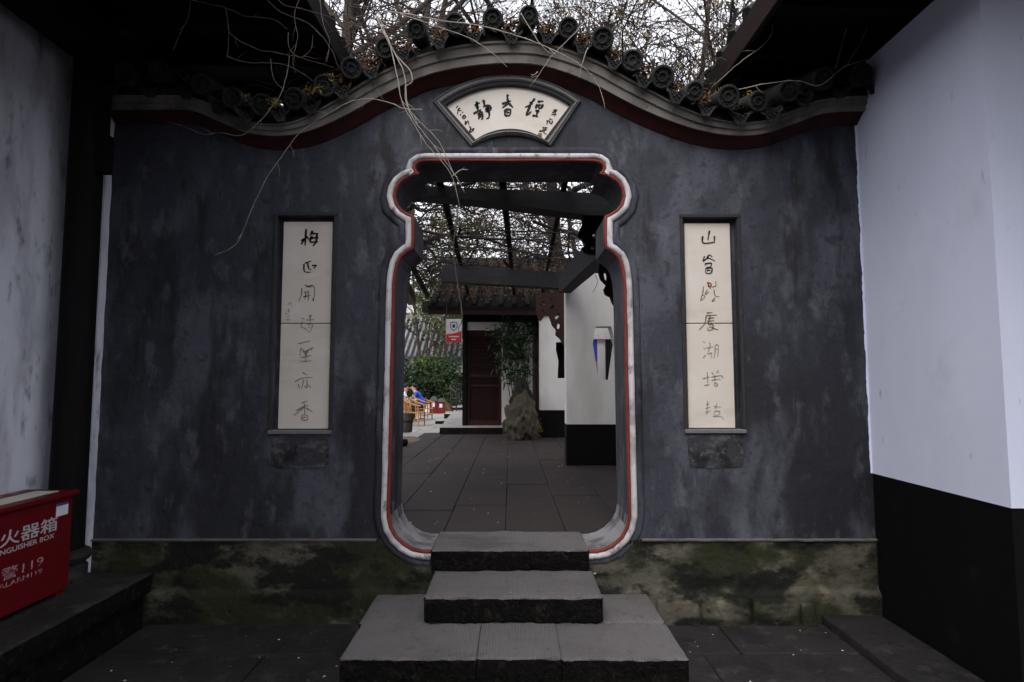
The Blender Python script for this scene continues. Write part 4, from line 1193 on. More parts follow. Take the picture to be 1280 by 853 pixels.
# roof: dark eave hanging low in front, with tile rows
rf = MB(); rf.add([(-1.62, 10.9, 2.98), (3.0, 11.4, 2.98), (3.0, 14.0, 4.6), (-1.62, 14.0, 4.6)], [(0, 1, 2, 3)]).add([(-1.62, 10.9, 2.92), (3.0, 11.4, 2.92), (3.0, 14.0, 3.4), (-1.62, 14.0, 3.4)], [(3, 2, 1, 0)])
rf.add([(-1.62, 10.9, 2.92), (3.0, 11.4, 2.92), (3.0, 11.4, 2.98), (-1.62, 10.9, 2.98)], [(0, 1, 2, 3)]).add([(-1.62, 10.9, 2.92), (-1.62, 10.9, 2.98), (-1.62, 14.0, 4.6), (-1.62, 14.0, 3.4)], [(0, 1, 2, 3)])
roofb = rf.build('roof', 'wood_black', bb)
for i in range(16):
    xx = -1.52 + i * .26; yb = 10.9 + (xx + 2) * .1
    MB().tube([(xx, yb - .04, 3.03), (xx, yb + 2.4, 4.42)], .06, 6).build('roof_tile', 'roof_tile', roofb, True)
MB().bar((-1.62, 10.95, 2.88), (3.0, 11.42, 2.88), .06, .12).build('eave_board', 'fascia', bb)
colb = MB().tube([(at_depth(672, 470, 11.6).x, 11.75, INZ), (at_depth(672, 470, 11.6).x, 11.75, 3.0)], .10, 12).build('column', 'wood_red', bb, True, 50)
fret('carved_bracket', [(650, 396), (671, 396), (671, 425), (667, 420), (660, 414), (656, 405), (650, 402)], [blob(662, 404, 2, 2.4), blob(667, 411, 1.4, 3)], 11.6, .04, 'wood_red', bb)

# stone threshold platform before the door, going back along the house, and stepping stones
tp = thing('door_platform', (-.8, 12.2, INZ), 'grey stone threshold platform in front of the red door', 'platform')
pa = at_height(549.5, 543, INZ); pb_ = at_height(628, 543, INZ)
bm = bmesh.new()
poly = [(pa.x, pa.y), (pb_.x, pa.y), (pb_.x, BY + .05), (dx0 - .05, BY + .05), (dx0 - .05, 19.5), (at_height(578, 511, TZ).x - .2, 19.5)]
lo_ = [bm.verts.new((x, yv, LOZ - .02)) for x, yv in poly]; hi_ = [bm.verts.new((x, yv, TZ)) for x, yv in poly]
bm.faces.new(hi_)
for i in range(len(poly)):
    j = (i + 1) % len(poly); bm.faces.new((lo_[i], lo_[j], hi_[j], hi_[i]))
bmesh.ops.recalc_face_normals(bm, faces=bm.faces)
bm.normal_update()
for f in bm.faces: f.material_index = 0 if f.normal.z > .5 else 1
from_bm('slab', bm, ['slab_pale', 'step_riser'], tp)
for (xa, xb, yv, th, lab) in ((544, 560, 530, .12, 'lowest'), (555, 566, 523, .2, 'middle'), (565, 577, 516, .28, 'highest')):
    c0 = at_height(xa, yv, LOZ); c1 = at_height(xb, yv, LOZ)
    st_ = stone('stepping_stone', c0.x, c1.x, c0.y, c0.y + .8, LOZ - .03, LOZ + th * .9, 'slab_pale', None, .01, .2, .02, riser='step_riser', seed=xa)
    tag(st_, 'rough stone step beside the door platform, %s of the three' % lab, 'step', 'stone steps beside the door platform')

# ---- rocks
def rock(name, c, sx, sy, sz, seed, material, label):
    bm = bmesh.new(); bmesh.ops.create_icosphere(bm, subdivisions=5, radius=1)
    for v in bm.verts:
        d = v.co.normalized()
        k = 1 + .38 * noise.fractal(d * 1.6 + Vector((seed, 0, 0)), 1, 2, 3) + .22 * (abs(noise.noise(d * 3.4 + Vector((0, seed, 0)))) - .2) + .10 * noise.fractal(Vector((d.x * 9, d.y * 9, d.z * 3.5)), 1, 2, 4) - .10 * max(0, noise.noise(Vector((d.x * 7, d.y * 7, d.z * 2 + seed))))
        v.co = Vector((d.x * sx * k, d.y * sy * k, d.z * sz * k))
        v.co.x *= 1.0 - .16 * max(0, v.co.z / sz); v.co.y *= 1.0 - .2 * max(0, v.co.z / sz)
        v.co += Vector(c); v.co.z = max(v.co.z, INZ - .02)
    return tag(from_bm(name, bm, material, None, True), label, 'rock')
rock('garden_rock', (at_depth(651, 500, 10.9).x, 10.9, INZ + .36), .34, .30, .46, 3.0, 'rock', 'pale brown craggy garden rock standing before the bamboo')
rock('garden_rock', (at_depth(652, 487, 11.15).x, 11.22, INZ + .72), .20, .18, .42, 8.0, 'rock_dark', 'dark taller rock behind the pale garden rock')

# ---- bamboo clump
bam = thing('bamboo', (at_depth(652, 500, 11.6).x, 11.55, INZ), 'slender dark bamboo clump rising behind the garden rock', 'bamboo')
random.seed(51)
bs = MB(); bl = MB()
for i in range(10):
    top = at_depth(random.uniform(622, 672), random.uniform(375, 430), 11.45)
    a = Vector((at_depth(random.uniform(643, 664), 500, 11.5).x, 11.5, INZ)); m_ = (a + top) / 2 + Vector((random.gauss(0, .04), .05, .1))
    pts = catmull([a, m_, top], 6); bs.tube(pts, [.012 * (1 - .6 * k / len(pts)) for k in range(len(pts))], 5, False)
    for k in range(120):
        p = random.choice(pts[6:]) + Vector((random.gauss(0, .09), random.gauss(0, .07), random.gauss(0, .06)))
        bl.leaf(p, random.uniform(.10, .22), asp=.17)
tag(bs.build('canes', 'bamboo_cane', bam), kind='stuff'); tag(bl.build('leaves', 'leaf_deep', bam), kind='stuff')
fl = MB()
for k in range(60):
    p = at_depth(674 + random.gauss(0, 2.0), 535 + random.gauss(0, 5), 10.95); fl.leaf(p, random.uniform(.03, .06))
tag(fl.build('ground_plant', 'leaf_yellow'), 'small yellowing plant at the right foot of the garden rock', 'plant')

# ---- hanging sign
sg = thing('hanging_sign', at_depth(567, 398, 9.4), 'small white and red hanging sign with a shield emblem', 'sign')
SYY = 9.4
a, c = at_depth(557.5, 399, SYY), at_depth(577, 428, SYY)
rough_box('panel', a.x, c.x, SYY, SYY + .05, c.z, a.z, 'sign_white', sg, .004)
xm, zm = (a.x + c.x) / 2, at_depth(567, 414, SYY).z; wS = c.x - a.x
b = MB(); zr = a.z + (c.z - a.z) * .56; ns = 10
top = [(a.x + .003 + (wS - .006) * i / ns, zr - .035 + .055 * (i / ns) ** 2) for i in range(ns + 1)]
b.add([(x, SYY - .002, z) for x, z in top] + [(x, SYY - .002, c.z + .004) for x, z in top], [(i, i + ns + 1, i + ns + 2, i + 1) for i in range(ns)]); b.build('red_field', 'sign_red', sg)
def shield(k): 
    zz = a.z + (c.z - a.z) * .31
    return [(xm + wS * x * k, zz + wS * z * k) for x, z in ((-.22, .24), (0, .30), (.22, .24), (.23, -.05), (.15, -.20), (0, -.32), (-.15, -.20), (-.23, -.05))]
bm = bmesh.new(); sheet_with_holes(bm, shield(1), [shield(.8)], SYY - .002); from_bm('shield_emblem', bm, 'sign_navy', sg)
bm = bmesh.new(); sheet_with_holes(bm, shield(.42), [], SYY - .002); from_bm('shield_centre', bm, 'sign_navy', sg)
for zf, wf in ((.76, .62), (.88, .3)):
    zz = a.z + (c.z - a.z) * zf; MB().box(xm - wS * wf / 2, xm + wS * wf / 2, SYY - .0035, SYY - .0022, zz - .010, zz + .010).build('lettering', 'sign_white', sg)
MB().tube([(a.x + .01, SYY + .02, a.z), (a.x + .01, SYY + .02, 3.05)], .008, 5).tube([(c.x - .01, SYY + .02, a.z), (c.x - .01, SYY + .02, 3.05)], .008, 5).build('hanger', 'wire', sg)

# =================================================================== FAR COURT: people, chairs, bins, shrubs, roof
def chair(loc, rz, material, label, arms=True):
    t = thing('bamboo_chair', loc, label, 'chair', 'bamboo armchairs'); t.rotation_euler = (0, 0, rz)
    def part(name, mb):
        me_o = mb.build(name, material); me_o.parent = t; return me_o
    for sx in (-1, 1):
        for sy in (-1, 1):
            top_ = .66 if sy < 0 else .80
            part('leg', MB().tube([(sx * .26, sy * .22, 0), (sx * .255, sy * .22 , .40), (sx * .27, sy * (.20 if sy < 0 else .27), top_)], .022, 7))
        part('stretcher', MB().tube([(sx * .26, -.22, .16), (sx * .26, .22, .16)], .014, 6))
    part('stretcher', MB().tube([(-.26, -.22, .22), (.26, -.22, .22)], .014, 6)); part('stretcher', MB().tube([(-.26, .22, .22), (.26, .22, .22)], .014, 6))
    s_ = MB()
    s_.tube([(-.27, -.24, .40), (.27, -.24, .40)], .02, 6).tube([(-.27, .24, .40), (.27, .24, .40)], .02, 6)
    for k in range(9): s_.bar((-.24 + k * .06, -.24, .405), (-.24 + k * .06, .24, .405), .045, .018)
    part('seat', s_)
    arc_ = [(-.29, -.30, .62), (-.30, -.05, .68), (-.29, .20, .78), (-.18, .36, .88), (0, .40, .90), (.18, .36, .88), (.29, .20, .78), (.30, -.05, .68), (.29, -.30, .62)]
    part('arm_hoop', MB().tube(catmull([Vector(p) for p in arc_], 4), .022, 7))
    for k in range(5):
        part('back_slat', MB().tube([(-.16 + k * .08, .24, .42), (-.16 + k * .08, .36, .86)], .013, 5))
    return t

def person(loc, rz, label, shirt, lean=.2, reach=.25):
    t = thing('person', loc, label, 'person'); t.rotation_euler = (0, 0, rz); t.scale = (.93, .93, .93)
    # seated, facing -Y in local space, seat at z=.42
    J = {'pel': (0, .10, .50), 'sp': (0, .10 - lean * .3, .74), 'ch': (0, .08 - lean * .7, .96), 'nk': (0, .06 - lean * .95, 1.10), 'hd': (0, .04 - lean * 1.05, 1.22), 'ht': (0, .04 - lean * 1.05, 1.33)}
    E = [('pel', 'sp'), ('sp', 'ch'), ('ch', 'nk'), ('nk', 'hd'), ('hd', 'ht')]
    Rr = {'pel': (.15, .13), 'sp': (.15, .115), 'ch': (.165, .12), 'nk': (.055, .055), 'hd': (.085, .10), 'ht': (.07, .08)}
    for s_, k in ((-1, 'l'), (1, 'r')):
        J['sh' + k] = (s_ * .19, .08 - lean * .72, 1.02); J['el' + k] = (s_ * .24, -.06 - lean * .6, .78); J['wr' + k] = (s_ * .12, -.24 - reach - lean * .3, .80); J['fi' + k] = (s_ * .09, -.33 - reach - lean * .3, .81)
        J['hp' + k] = (s_ * .10, .08, .50); J['kn' + k] = (s_ * .14, -.34, .52); J['an' + k] = (s_ * .14, -.32, .09); J['to' + k] = (s_ * .15, -.48, .045)
        E += [('ch', 'sh' + k), ('sh' + k, 'el' + k), ('el' + k, 'wr' + k), ('wr' + k, 'fi' + k), ('pel', 'hp' + k), ('hp' + k, 'kn' + k), ('kn' + k, 'an' + k), ('an' + k, 'to' + k)]
        for q_, r_ in (('sh', .075), ('el', .055), ('wr', .036), ('fi', .028), ('hp', .105), ('kn', .075), ('an', .048), ('to', .042)): Rr[q_ + k] = (r_, r_)
    keys = list(J); me = bpy.data.meshes.new('body'); me.from_pydata([J[k] for k in keys], [(keys.index(a), keys.index(b_)) for a, b_ in E], [])
    ob = bpy.data.objects.new('body', me); COL.objects.link(ob)
    sk = ob.modifiers.new('s', 'SKIN'); sk.use_smooth_shade = True
    for i, k in enumerate(keys):
        me.skin_vertices[0].data[i].radius = Rr[k]; me.skin_vertices[0].data[i].use_root = (k == 'pel')
    sb = ob.modifiers.new('u', 'SUBSURF'); sb.levels = 2; sb.render_levels = 2
    dg = bpy.context.evaluated_depsgraph_get(); m2 = bpy.data.meshes.new_from_object(ob.evaluated_get(dg)); bpy.data.objects.remove(ob)
    m2.materials.clear()
    for mm in (shirt, 'skin', 'trousers', 'shoe'): m2.materials.append(MATS[mm])
    for p in m2.polygons:
        c = p.center; best = min(keys, key=lambda k: (Vector(J[k]) - c).length)
        p.material_index = 1 if best[:2] in ('nk', 'hd', 'ht', 'fi') else 2 if best[:2] in ('hp', 'kn', 'an', 'pe') and c.z < .62 else 3 if best[:2] == 'to' else 0
        if c.z > 1.12: p.material_index = 1
    m2.shade_smooth()
    bo = link_mesh('body', m2, t)
    hy = .04 - lean * 1.05
    bm = bmesh.new(); bmesh.ops.create_icosphere(bm, subdivisions=3, radius=1)
    for v in bm.verts:
        d = v.co.copy(); v.co = Vector((d.x * .092, d.y * .108 + hy + .018, d.z * .10 + 1.325))
        if d.y < -.25 and d.z < .3: v.co.y = hy - .02; v.co.z = max(v.co.z, 1.34)
    hm = bpy.data.meshes.new('hair'); bm.to_mesh(hm); bm.free(); hm.materials.append(MATS['hair']); hm.shade_smooth(); link_mesh('hair', hm, t)
    f_ = MB(); f_.box(-.014, .014, hy - .125, hy - .09, 1.215, 1.255).box(-.042, -.022, hy - .104, hy - .09, 1.262, 1.272).box(.022, .042, hy - .104, hy - .09, 1.262, 1.272).box(-.022, .022, hy - .104, hy - .09, 1.182, 1.190)
    fo = f_.build('face', 'skin'); fo.parent = t
    return t
cz = LOZ - .005
c1 = at_height(517, 533, cz); chair((c1.x, c1.y + .2, cz), radians(78), 'rattan', 'empty orange bamboo armchair nearest the gate, at the left of the court')
c2 = at_height(524, 526, cz); chair((c2.x + .1, c2.y + .45, cz), radians(80), 'rattan', 'bamboo armchair in which the person in blue sits')
person((c2.x + .02, c2.y + .5, cz), radians(-95), 'person in a bright blue jacket sitting and leaning forward on a bamboo chair', 'shirt_blue', .38, .12)
c3 = at_height(505, 529, cz); person((c3.x - .05, c3.y + .3, cz), radians(100), 'person in a white shirt sitting at the left edge of the gate opening', 'shirt_white', .1, .1)
chair((c3.x - .12, c3.y + .32, cz), radians(-80), 'rattan', 'bamboo armchair under the person in white')
c4 = at_height(571, 514, TZ); chair((c4.x + .1, c4.y + .3, TZ), radians(30), 'rattan_dark', 'dark wicker armchair on the platform behind the stone steps')

def bin_(px, py, wpx, hpx, label):
    c = at_height(px, py, LOZ); s_ = c.length / F; w = wpx * s_; h = hpx * s_
    t = thing('litter_bin', c, label, 'bin', 'red litter bins')
    rough_box('body', c.x - w / 2, c.x + w / 2, c.y, c.y + w, LOZ, LOZ + h * .74, 'bin_red', t, .01)
    b = MB(); x0, x1, y0, y1, z0, z1 = c.x - w * .62, c.x + w * .62, c.y - w * .12, c.y + w * 1.12, LOZ + h * .74, LOZ + h
    b.add([(x0, y0, z0), (x1, y0, z0), (x1, y1, z0), (x0, y1, z0), (c.x - w * .2, c.y + w / 2, z1), (c.x + w * .2, c.y + w / 2, z1)], [(0, 1, 5, 4), (1, 2, 5), (2, 3, 4, 5), (3, 0, 4), (0, 3, 2, 1)]); b.build('roof', 'bin_roof', t)
    rough_box('notice', c.x - w * .2, c.x + w * .2, c.y - .012, c.y - .002, LOZ + h * .38, LOZ + h * .62, 'sign_white', t, 0)
bin_(541.5, 517, 9, 21, 'red litter bin with a grey roof, left one of the pair')
bin_(551, 517, 9, 19, 'red litter bin with a grey roof, right one of the pair')
c = at_height(533.5, 516, LOZ); t = thing('pale_planter', c, 'pale square planter beside the red bins', 'planter')
rough_box('body', c.x - .11, c.x + .11, c.y, c.y + .25, LOZ, LOZ + .32, 'sign_white', t, .01); rough_box('rim', c.x - .125, c.x + .125, c.y - .015, c.y + .265, LOZ + .321, LOZ + .35, 'sign_white', t, .006)
# broom leaning on the platform edge
a = at_height(566, 514, LOZ); t = thing('straw_broom', a, 'brown straw broom leaning beside the red bins', 'broom')
hb_ = MB()
p0 = at_depth(557, 502, a.y - .1)
for k in range(60):
    e = at_depth(562 + random.gauss(0, 3.4), 514 + random.gauss(0, 1.5), a.y); hb_.tube([p0 + Vector((random.gauss(0, .02), 0, random.gauss(0, .02))), e], .012, 4, False)
hb_.build('bristles', 'broom', t); MB().tube([p0, p0 + Vector((-.35, .1, .9))], .014, 6).build('handle', 'broom', t)
# wooden tub, earth bed and low black pot just inside the left jamb
c = at_height(502, 541, INZ); t = thing('wooden_tub', c, 'dark wooden tub at the left edge of the court', 'tub')
MB().lathe([(.15, 0), (.16, .02), (.17, .20), (.185, .40), (.18, .41), (.15, .40), (.14, .30)], (c.x + .05, c.y + .1, INZ), 16).build('staves', 'bark', t, True, 40)
MB().lathe([(.178, .0), (.182, .01), (.182, .03), (.178, .04)], (c.x + .05, c.y + .1, INZ + .22), 16).build('hoop', 'wire', t)
bm = bmesh.new(); bmesh.ops.create_circle(bm, cap_ends=True, segments=20, radius=1)
c = at_height(508, 551, INZ)
for v in bm.verts: v.co = Vector((c.x - .1 + v.co.x * .34 * (1 + .2 * noise.noise(v.co * 2)), c.y + v.co.y * .8, INZ + .006))
tag(from_bm('earth_patch', bm, 'earth'), kind='structure')
c = at_height(505, 558, INZ); t = thing('black_pot', c, 'low black pot against the left jamb of the gate', 'pot')
MB().lathe([(.06, 0), (.085, .03), (.09, .08), (.075, .10), (.08, .115), (.06, .11)], (c.x - .02, c.y, INZ), 14).build('body', 'wood_black', t, True, 40)
MB().lathe([(.058, 0), (.058, .006)], (c.x - .02, c.y, INZ + .10), 14).build('soil', 'earth', t)

# shrubs: leaf clumps through a volume on real stems
def shrub(px, py, Y, rx, rz, n, material, label, seed, size=.10):
    random.seed(seed); c = at_depth(px, py, Y); t = thing('shrub', (c.x, Y, LOZ), label, 'shrub', 'shrubs along the back of the court')
    lf = MB(); st_ = MB(); clumps = []
    for k in range(26):
        u = Vector((random.gauss(0, 1), random.gauss(0, 1), random.gauss(0, 1))).normalized() * random.random() ** .4
        clumps.append(c + Vector((u.x * rx, u.y * rx * .8, u.z * rz)))
    for q_ in clumps:
        st_.tube([(c.x + random.gauss(0, .08), Y, LOZ - .02), (c + (q_ - c) * .5), q_], [.02, .014, .006], 4, False)
        for k in range(n // 26): lf.leaf(q_ + Vector((random.gauss(0, .2 * rx), random.gauss(0, .2 * rx), random.gauss(0, .22 * rz))), random.uniform(.6, 1.4) * size)
    tag(st_.build('stems', 'bark_dark', t), kind='stuff'); tag(lf.build('foliage', material, t), kind='stuff')
shrub(515, 482, 27.0, 1.25, 1.0, 1500, 'leaf_deep', 'dark green shrub behind the person in white', 61, .20)
shrub(545, 478, 27.5, 1.3, 1.1, 1900, 'leaf_mid', 'leafy mid green shrub above the red bins', 62, .20)
shrub(536, 458, 28.0, .9, .5, 700, 'leaf_fresh', 'yellow green shrub top behind the leafy shrub', 63, .20)
shrub(568, 482, 27.5, 1.2, 1.2, 1600, 'leaf_deep', 'very dark shrub beside the black house corner', 64, .20)
shrub(490, 478, 27.0, 1.3, 1.2, 1300, 'leaf_deep', 'dark shrub behind the left jamb of the gate', 65, .20)

# grey tiled roof of the far hall
fh = thing('far_hall', (-6, 33, LOZ), 'far hall with a grey ribbed tile roof beyond the shrubs', 'house')
e0, e1 = at_depth(460, 447, 31).z, at_depth(520, 398, 34.5).z
MB().add([(-12, 31, e0), (1, 31, e0), (1, 35, e1), (-12, 35, e1)], [(0, 1, 2, 3)]).add([(-12, 31, e0 - .12), (1, 31, e0 - .12), (1, 31, e0), (-12, 31, e0)], [(0, 1, 2, 3)]).build('roof_deck', 'tile_far_pan', fh)
for i in range(42):
    xx = -11.9 + i * .30
    MB().tube([(xx, 30.95, e0 + .05), (xx, 35, e1 + .06)], .08, 6).build('roof_tile', 'tile_far', fh, True)
MB().box(-12, 1, 34.9, 35.2, e1, e1 + .4).build('ridge', 'tile_far', fh)
MB().box(-11.6, .6, 31.8, 34.5, LOZ, e0 + .3).build('wall', 'whitewash_inner', fh)
fw = thing('pale_house', (-10, 44, LOZ), 'pale high house wall above the grey tiled roof', 'house')
MB().box(-13, -7.6, 44, 48, LOZ, at_depth(510, 372, 44).z).build('wall', 'whitewash_inner', fw)
MB().box(-13.3, -7.2, 43.6, 48, at_depth(510, 372, 44).z, at_depth(510, 369, 44).z).build('roof', 'tile_far', fw)

# =================================================================== TREES
def tree(name, label, base, height, r0, seed, bark, leafmat=None, nleaf=0, lean=(0, 0), lsize=.08, levels=4, spread=.6, twigmat='twig', first=.35, group='trees behind the gate wall', minr=.006, crown_bias=0):
    random.seed(seed)
    t = thing(name, base, label, 'tree', group)
    tk, tw, lf = MB(), MB(), MB(); tips = []
    def grow(p, d, L, r, lev):
        n = 6 if lev == 0 else 5 if lev == 1 else 4
        pts = [p.copy()]; rad = [r]; dd = d.copy()
        for k in range(n):
            wb = .045 if lev == 0 else .16
            dd = (dd + Vector((random.gauss(0, wb), random.gauss(0, wb), random.gauss(0, .10) + .04 * lev))).normalized()
            p = p + dd * (L / n); pts.append(p.copy()); rad.append(max(minr * .6, r * (1 - .62 * (k + 1) / n)))
        (tk if lev <= 1 else tw).tube(pts, rad, 9 if lev == 0 else 6 if lev == 1 else 4, False)
        if lev >= levels - 1: tips.extend(pts[1:])
        if lev < levels:
            nb = [7, 6, 6, 5, 4][lev]
            for k in range(nb):
                f_ = first + (1 - first) * (k + random.random()) / nb if lev == 0 else random.uniform(.2, 1)
                i = min(n - 1, int(f_ * n)); q_ = pts[i].lerp(pts[i + 1], f_ * n - i); 
                ax = dd.orthogonal().normalized(); ax.rotate(Matrix.Rotation(random.uniform(0, 2 * pi), 3, dd))
                nd = (dd * (1 - spread) + ax * spread * random.uniform(.7, 1.3) + Vector((0, 0, .12))).normalized()
                grow(q_, nd, L * random.uniform(.42, .68), max(minr, rad[i] * random.uniform(.42, .62)), lev + 1)
    grow(Vector(base), Vector((lean[0], lean[1], 1)).normalized(), height, r0, 0)
    tk.build('trunk', bark, t, True)
    tag(tw.build('crown', twigmat, t), kind='stuff')
    if leafmat:
        for k in range(nleaf):
            q_ = random.choice(tips) + Vector((random.gauss(0, .10), random.gauss(0, .10), random.gauss(0, .10))); lf.leaf(q_, random.uniform(.6, 1.3) * lsize)
        tag(lf.build('leaves', leafmat, t), kind='stuff')
    return t
def foot(px, py, Y):
    c = at_depth(px, py, Y); return (c.x, Y, (INZ if Y < 12.3 or c.x > -1.6 else LOZ) - .05)
tree('bare_tree', 'bare pale-barked tree, thickest trunk at the upper left above the coping', foot(438, 40, 8.5), 9.0, .125, 101, 'bark', lean=(.02, 0), first=.45)
tree('bare_tree', 'bare tree with its trunk just right of the thickest pale trunk', foot(494, 40, 8.5), 9.0, .11, 102, 'bark', lean=(.0, 0), first=.45)
tree('bare_tree', 'bare tree leaning right over the crest of the coping', foot(448, 40, 11.0), 9.5, .12, 103, 'bark', lean=(.165, 0), first=.4)
tree('bare_tree', 'bare tree partly hidden by the left eave', foot(402, 40, 9.0), 9.0, .13, 104, 'bark_dark', lean=(0, 0), first=.4)
tree('dark_tree', 'dark forked tree right of the middle above the coping', foot(705, 10, 12.5), 9.0, .20, 105, 'bark_dark', lean=(-.02, 0), first=.45, twigmat='twig_dark')
tree('leafy_tree', 'thin tree with yellow green leaves left of the right eave', foot(835, 40, 11.5), 8.5, .10, 106, 'bark', 'leaf_yellow', 2600, lean=(.02, 0), lsize=.10, first=.3)
tree('leafy_tree', 'sparse olive-leaved tree between the dark forked tree and the right eave', foot(775, 40, 13.5), 9.5, .10, 107, 'bark', 'leaf_olive', 3800, lean=(.04, 0), lsize=.11, first=.3)
tree('leafy_tree', 'twiggy tree tight against the right eave', foot(885, 60, 9.5), 8.0, .09, 108, 'bark_dark', 'leaf_brown', 700, lean=(-.03, 0), lsize=.08, first=.3, twigmat='twig_dark')
tree('leafy_tree', 'olive-leaved tree at the left inside the gate opening', foot(527, 420, 29.2), 8.0, .11, 109, 'bark', 'leaf_olive', 9000, lean=(-.02, 0), lsize=.22, first=.2)
tree('leafy_tree', 'green-leaved tree above the grey tiled roof inside the gate opening', foot(556, 420, 29.6), 7.6, .11, 110, 'bark', 'leaf_green', 6000, lean=(0, 0), lsize=.22, first=.2)
tree('brown_tree', 'rust-brown leaved tree rising behind the back house', foot(690, 300, 17.0), 8.5, .14, 111, 'bark', 'leaf_brown', 3000, lean=(.0, 0), lsize=.13, first=.25)
tree('brown_tree', 'olive and brown tree behind the back house at the right', foot(745, 300, 19.0), 9.0, .14, 112, 'bark', 'leaf_olive', 2800, lean=(.0, 0), lsize=.13, first=.25)

# =================================================================== VINE CANES on and over the coping
random.seed(71)
can = MB(); clf = MB()
for i in range(260):                                            # thicket at the upper left
    p = Vector((random.uniform(-1.9, -.55), random.uniform(3.75, 4.6), random.uniform(3.5, 4.3))); a = random.uniform(-.6, .6)
    pts = wander(p, Vector((cos(a), random.gauss(0, .25), -.35 + random.gauss(0, .35))).normalized(), random.randint(8, 16), .11, .20, 3.35, 4.9, 3.72)
    can.tube(pts, [random.choice([.003, .004, .0045, .006]) * (1 - .5 * k / len(pts)) for k in range(len(pts))], 4, False)
    for k in range(random.randint(0, 4)): clf.leaf(random.choice(pts), random.uniform(.02, .045))
for i in range(120):                                            # thicket at the upper right
    p = Vector((random.uniform(.5, 2.0), random.uniform(3.8, 4.8), random.uniform(3.4, 4.4))); a = random.uniform(0, 2 * pi)
    pts = wander(p, Vector((cos(a), random.gauss(0, .25), random.gauss(0, .6))).normalized(), random.randint(8, 15), .10, .28, 3.35, 4.9, 3.72)
    can.tube(pts, [random.choice([.002, .003, .004, .005]) * (1 - .5 * k / len(pts)) for k in range(len(pts))], 4, False)
    for k in range(random.randint(2, 9)): clf.leaf(random.choice(pts), random.uniform(.02, .05))
for i in range(110):                                            # matted along the right eave's edge
    p = Vector((random.uniform(1.22, 1.55), random.uniform(3.7, 5.2), random.uniform(3.5, 4.0))); a = random.uniform(0, 2 * pi)
    pts = wander(p, Vector((random.gauss(0, .3), cos(a), random.gauss(0, .6))).normalized(), random.randint(6, 12), .08, .3, 3.4, 4.5, 3.72)
    can.tube(pts, [random.choice([.003, .004, .006]) * (1 - .5 * k / len(pts)) for k in range(len(pts))], 4, False)
for i in range(60):                                             # along the crest
    p = Vector((random.uniform(-.7, .9), random.uniform(3.9, 4.5), random.uniform(3.75, 4.3))); a = random.uniform(0, 2 * pi)
    pts = wander(p, Vector((cos(a), random.gauss(0, .25), random.gauss(0, .5))).normalized(), random.randint(8, 14), .11, .2, 3.6, 4.9, 3.80)
    can.tube(pts, [random.choice([.0025, .003, .004]) * (1 - .5 * k / len(pts)) for k in range(len(pts))], 4, False)
    for k in range(random.randint(1, 5)): clf.leaf(random.choice(pts), random.uniform(.02, .05))
thk = thing('vine_thicket', (-1.0, 4.1, 2.6), 'thicket of thin bare vine canes growing over the top of the gate wall', 'vine')
tag(can.build('canes', 'twig', thk), kind='stuff'); tag(clf.build('leaves', 'leaf_brown', thk), kind='stuff')

def hanging(label, strands, Y=3.36, r=.0042, material='twig_pale'):
    root_p = at_depth(*strands[0][0], Y)
    t = thing('hanging_vine', root_p, label, 'vine', 'loose vine shoots hanging over the gate wall')
    for st in strands:
        pts = catmull([at_depth(x, yv, Y + .03 * noise.noise(Vector((x * .02, yv * .02, 3)))) for x, yv in st], 6); n = len(pts)
        for p in pts: p += Vector((noise.noise(p * 25) * .004, 0, noise.noise(p * 25 + Vector((5, 5, 5))) * .004))
        b = MB(); b.tube(pts, [r * .9 * (1 - .72 * k / n) * (1.35 if k % 5 == 0 else 1) for k in range(n)], 6)
        for k in range(4, n - 2, 5):                            # buds and short side spurs at the nodes
            d_ = (pts[k + 1] - pts[k]).normalized(); e_ = Vector((random.gauss(0, 1), random.gauss(0, .4), random.gauss(0, 1))).normalized()
            L_ = random.choice([.008, .012, .02, .05, .09]); q_ = pts[k] + (d_ + e_ * .8).normalized() * L_
            b.tube([pts[k], (pts[k] + q_) / 2 + e_ * L_ * .08, q_], [r * .45, r * .35, r * .15], 4)
        b.build('shoot', material, t, True)
    return t
hanging('bundle of pale vine shoots hanging from the coping past the gate opening corner', [
    [(470, 20), (480, 42), (487, 54), (497, 99), (502, 126), (512, 146), (533, 180), (563, 217), (575, 260)],
    [(474, 22), (488, 56), (505, 92), (509, 129), (519, 153), (546, 187), (570, 221), (580, 240)],
    [(480, 40), (492, 65), (512, 88), (515, 102), (507, 110), (509, 132), (524, 152), (548, 176), (566, 214), (572, 222)],
    [(566, 220), (576, 213), (585, 212)]], r=.0048)
hanging('single long pale shoot dangling down through the gate opening beside the sign', [[(560, 215), (572, 258), (567, 308), (571, 348), (577, 385), (577, 402), (573, 412), (575, 426)]], Y=5.4, r=.010)
hanging('arching vine shoot curving down across the dark wall left of the gate', [[(527, 137), (505, 136), (488, 129), (461, 124), (434, 129), (405, 146), (374, 167), (352, 196), (335, 220), (316, 258), (300, 298), (286, 312), (268, 319)]], r=.0036)
hanging('longest pale vine shoot arching over the crest to the right of the fan plaque', [[(480, 14), (520, 20), (556, 27), (604, 33), (655, 48), (692, 63), (726, 82), (747, 105), (757, 136)]], r=.0050)
hanging('short vine shoot hooking down above the left of the fan plaque', [[(500, 18), (530, 28), (558, 37), (587, 48), (614, 65), (634, 84)]], r=.0040)
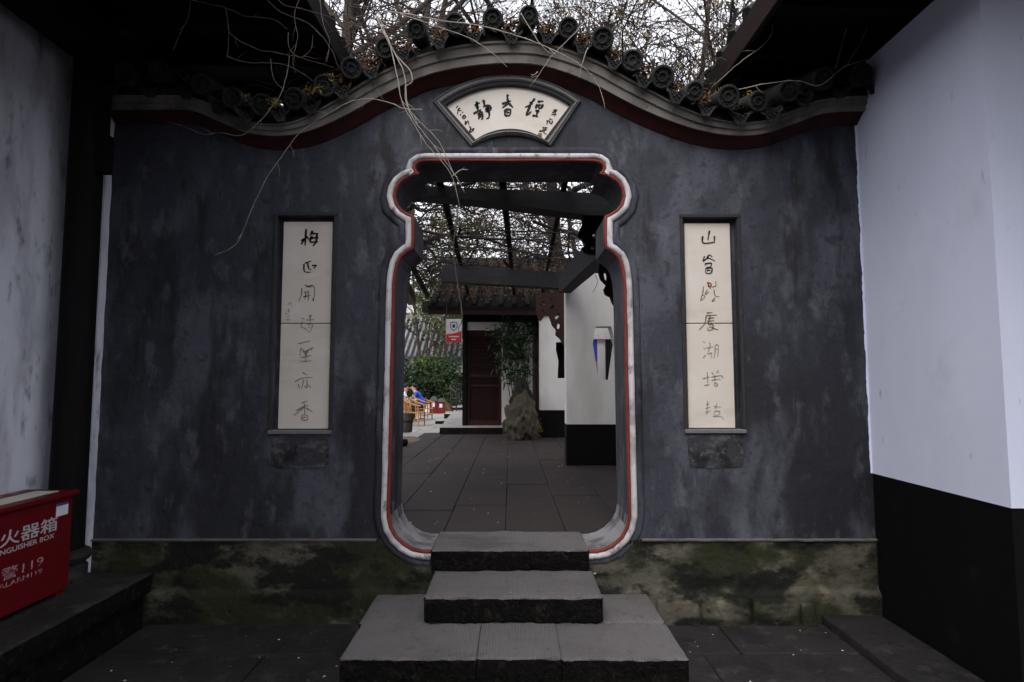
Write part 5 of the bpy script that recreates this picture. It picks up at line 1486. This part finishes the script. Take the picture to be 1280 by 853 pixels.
hanging('crossed vine twigs above the right of the fan plaque', [[(651, 17), (664, 38), (672, 51), (684, 64), (692, 68)], [(730, 28), (719, 41), (689, 71), (675, 92), (662, 109)], [(735, 60), (728, 78), (724, 98)], [(672, 90), (664, 96)]], r=.0034)
hanging('thin vine twig drooping under the mossy tiles at the left', [[(362, 70), (358, 95), (350, 120), (340, 133), (326, 150), (303, 169), (275, 166), (255, 168), (230, 158), (211, 153)], [(338, 74), (342, 98), (355, 114)]], r=.0027)
hanging('curling bare vine twigs hanging before the dark left eave', [
    [(238, 0), (282, 10), (306, 20), (340, 24), (360, 37)], [(286, 40), (299, 51), (326, 63), (367, 70), (418, 85)], [(284, 70), (306, 78), (350, 80), (375, 90), (391, 102)],
    [(360, 41), (362, 61), (376, 72), (388, 62), (391, 44)], [(238, -4), (236, 20), (224, 44), (216, 65)], [(345, -6), (355, 6), (380, 12), (408, 20), (432, 34)], [(375, -4), (368, 20), (372, 46), (366, 74), (370, 92)],
    [(282, 10), (286, 40), (284, 74)], [(330, -4), (352, 16), (386, 30), (412, 58), (424, 86)], [(400, 0), (404, 30), (412, 52), (408, 78)]], Y=2.95, r=.0024, material='twig_mid')
hanging('pale vine twigs lying along the coping under the right eave', [[(1094, 0), (1085, 30), (1076, 52), (1059, 81)], [(1066, 0), (1054, 50), (1044, 86)], [(924, 112), (957, 105), (995, 101), (1025, 107), (1055, 84), (1087, 75), (1094, 82)], [(965, 20), (961, 49), (924, 79), (890, 109)]], Y=3.38, r=.0036)

# fallen scraps on the paving
random.seed(81)
lt = MB()
for i in range(150):
    p = Vector((random.uniform(-2.1, 1.9), random.uniform(2.3, 3.55), .004))
    if abs(p.x) < .9 and p.y > 2.7: continue
    lt.leaf(p, random.uniform(.008, .02), flat=.95)
for i in range(70):
    lt.leaf((random.uniform(-1.3, 1.0), random.uniform(4.3, 10.5), INZ + .004), random.uniform(.012, .03), flat=.95)
for px, py, z in ((637, 741, .330), (556, 758, .19), (745, 716, .33), (700, 768, .19)):
    p = at_height(px, py, z); lt.leaf(p, .022, flat=.98); 
tag(lt.build('fallen_scraps', 'litter'), 'pale scraps and petals scattered on the paving', 'litter', kind='stuff')
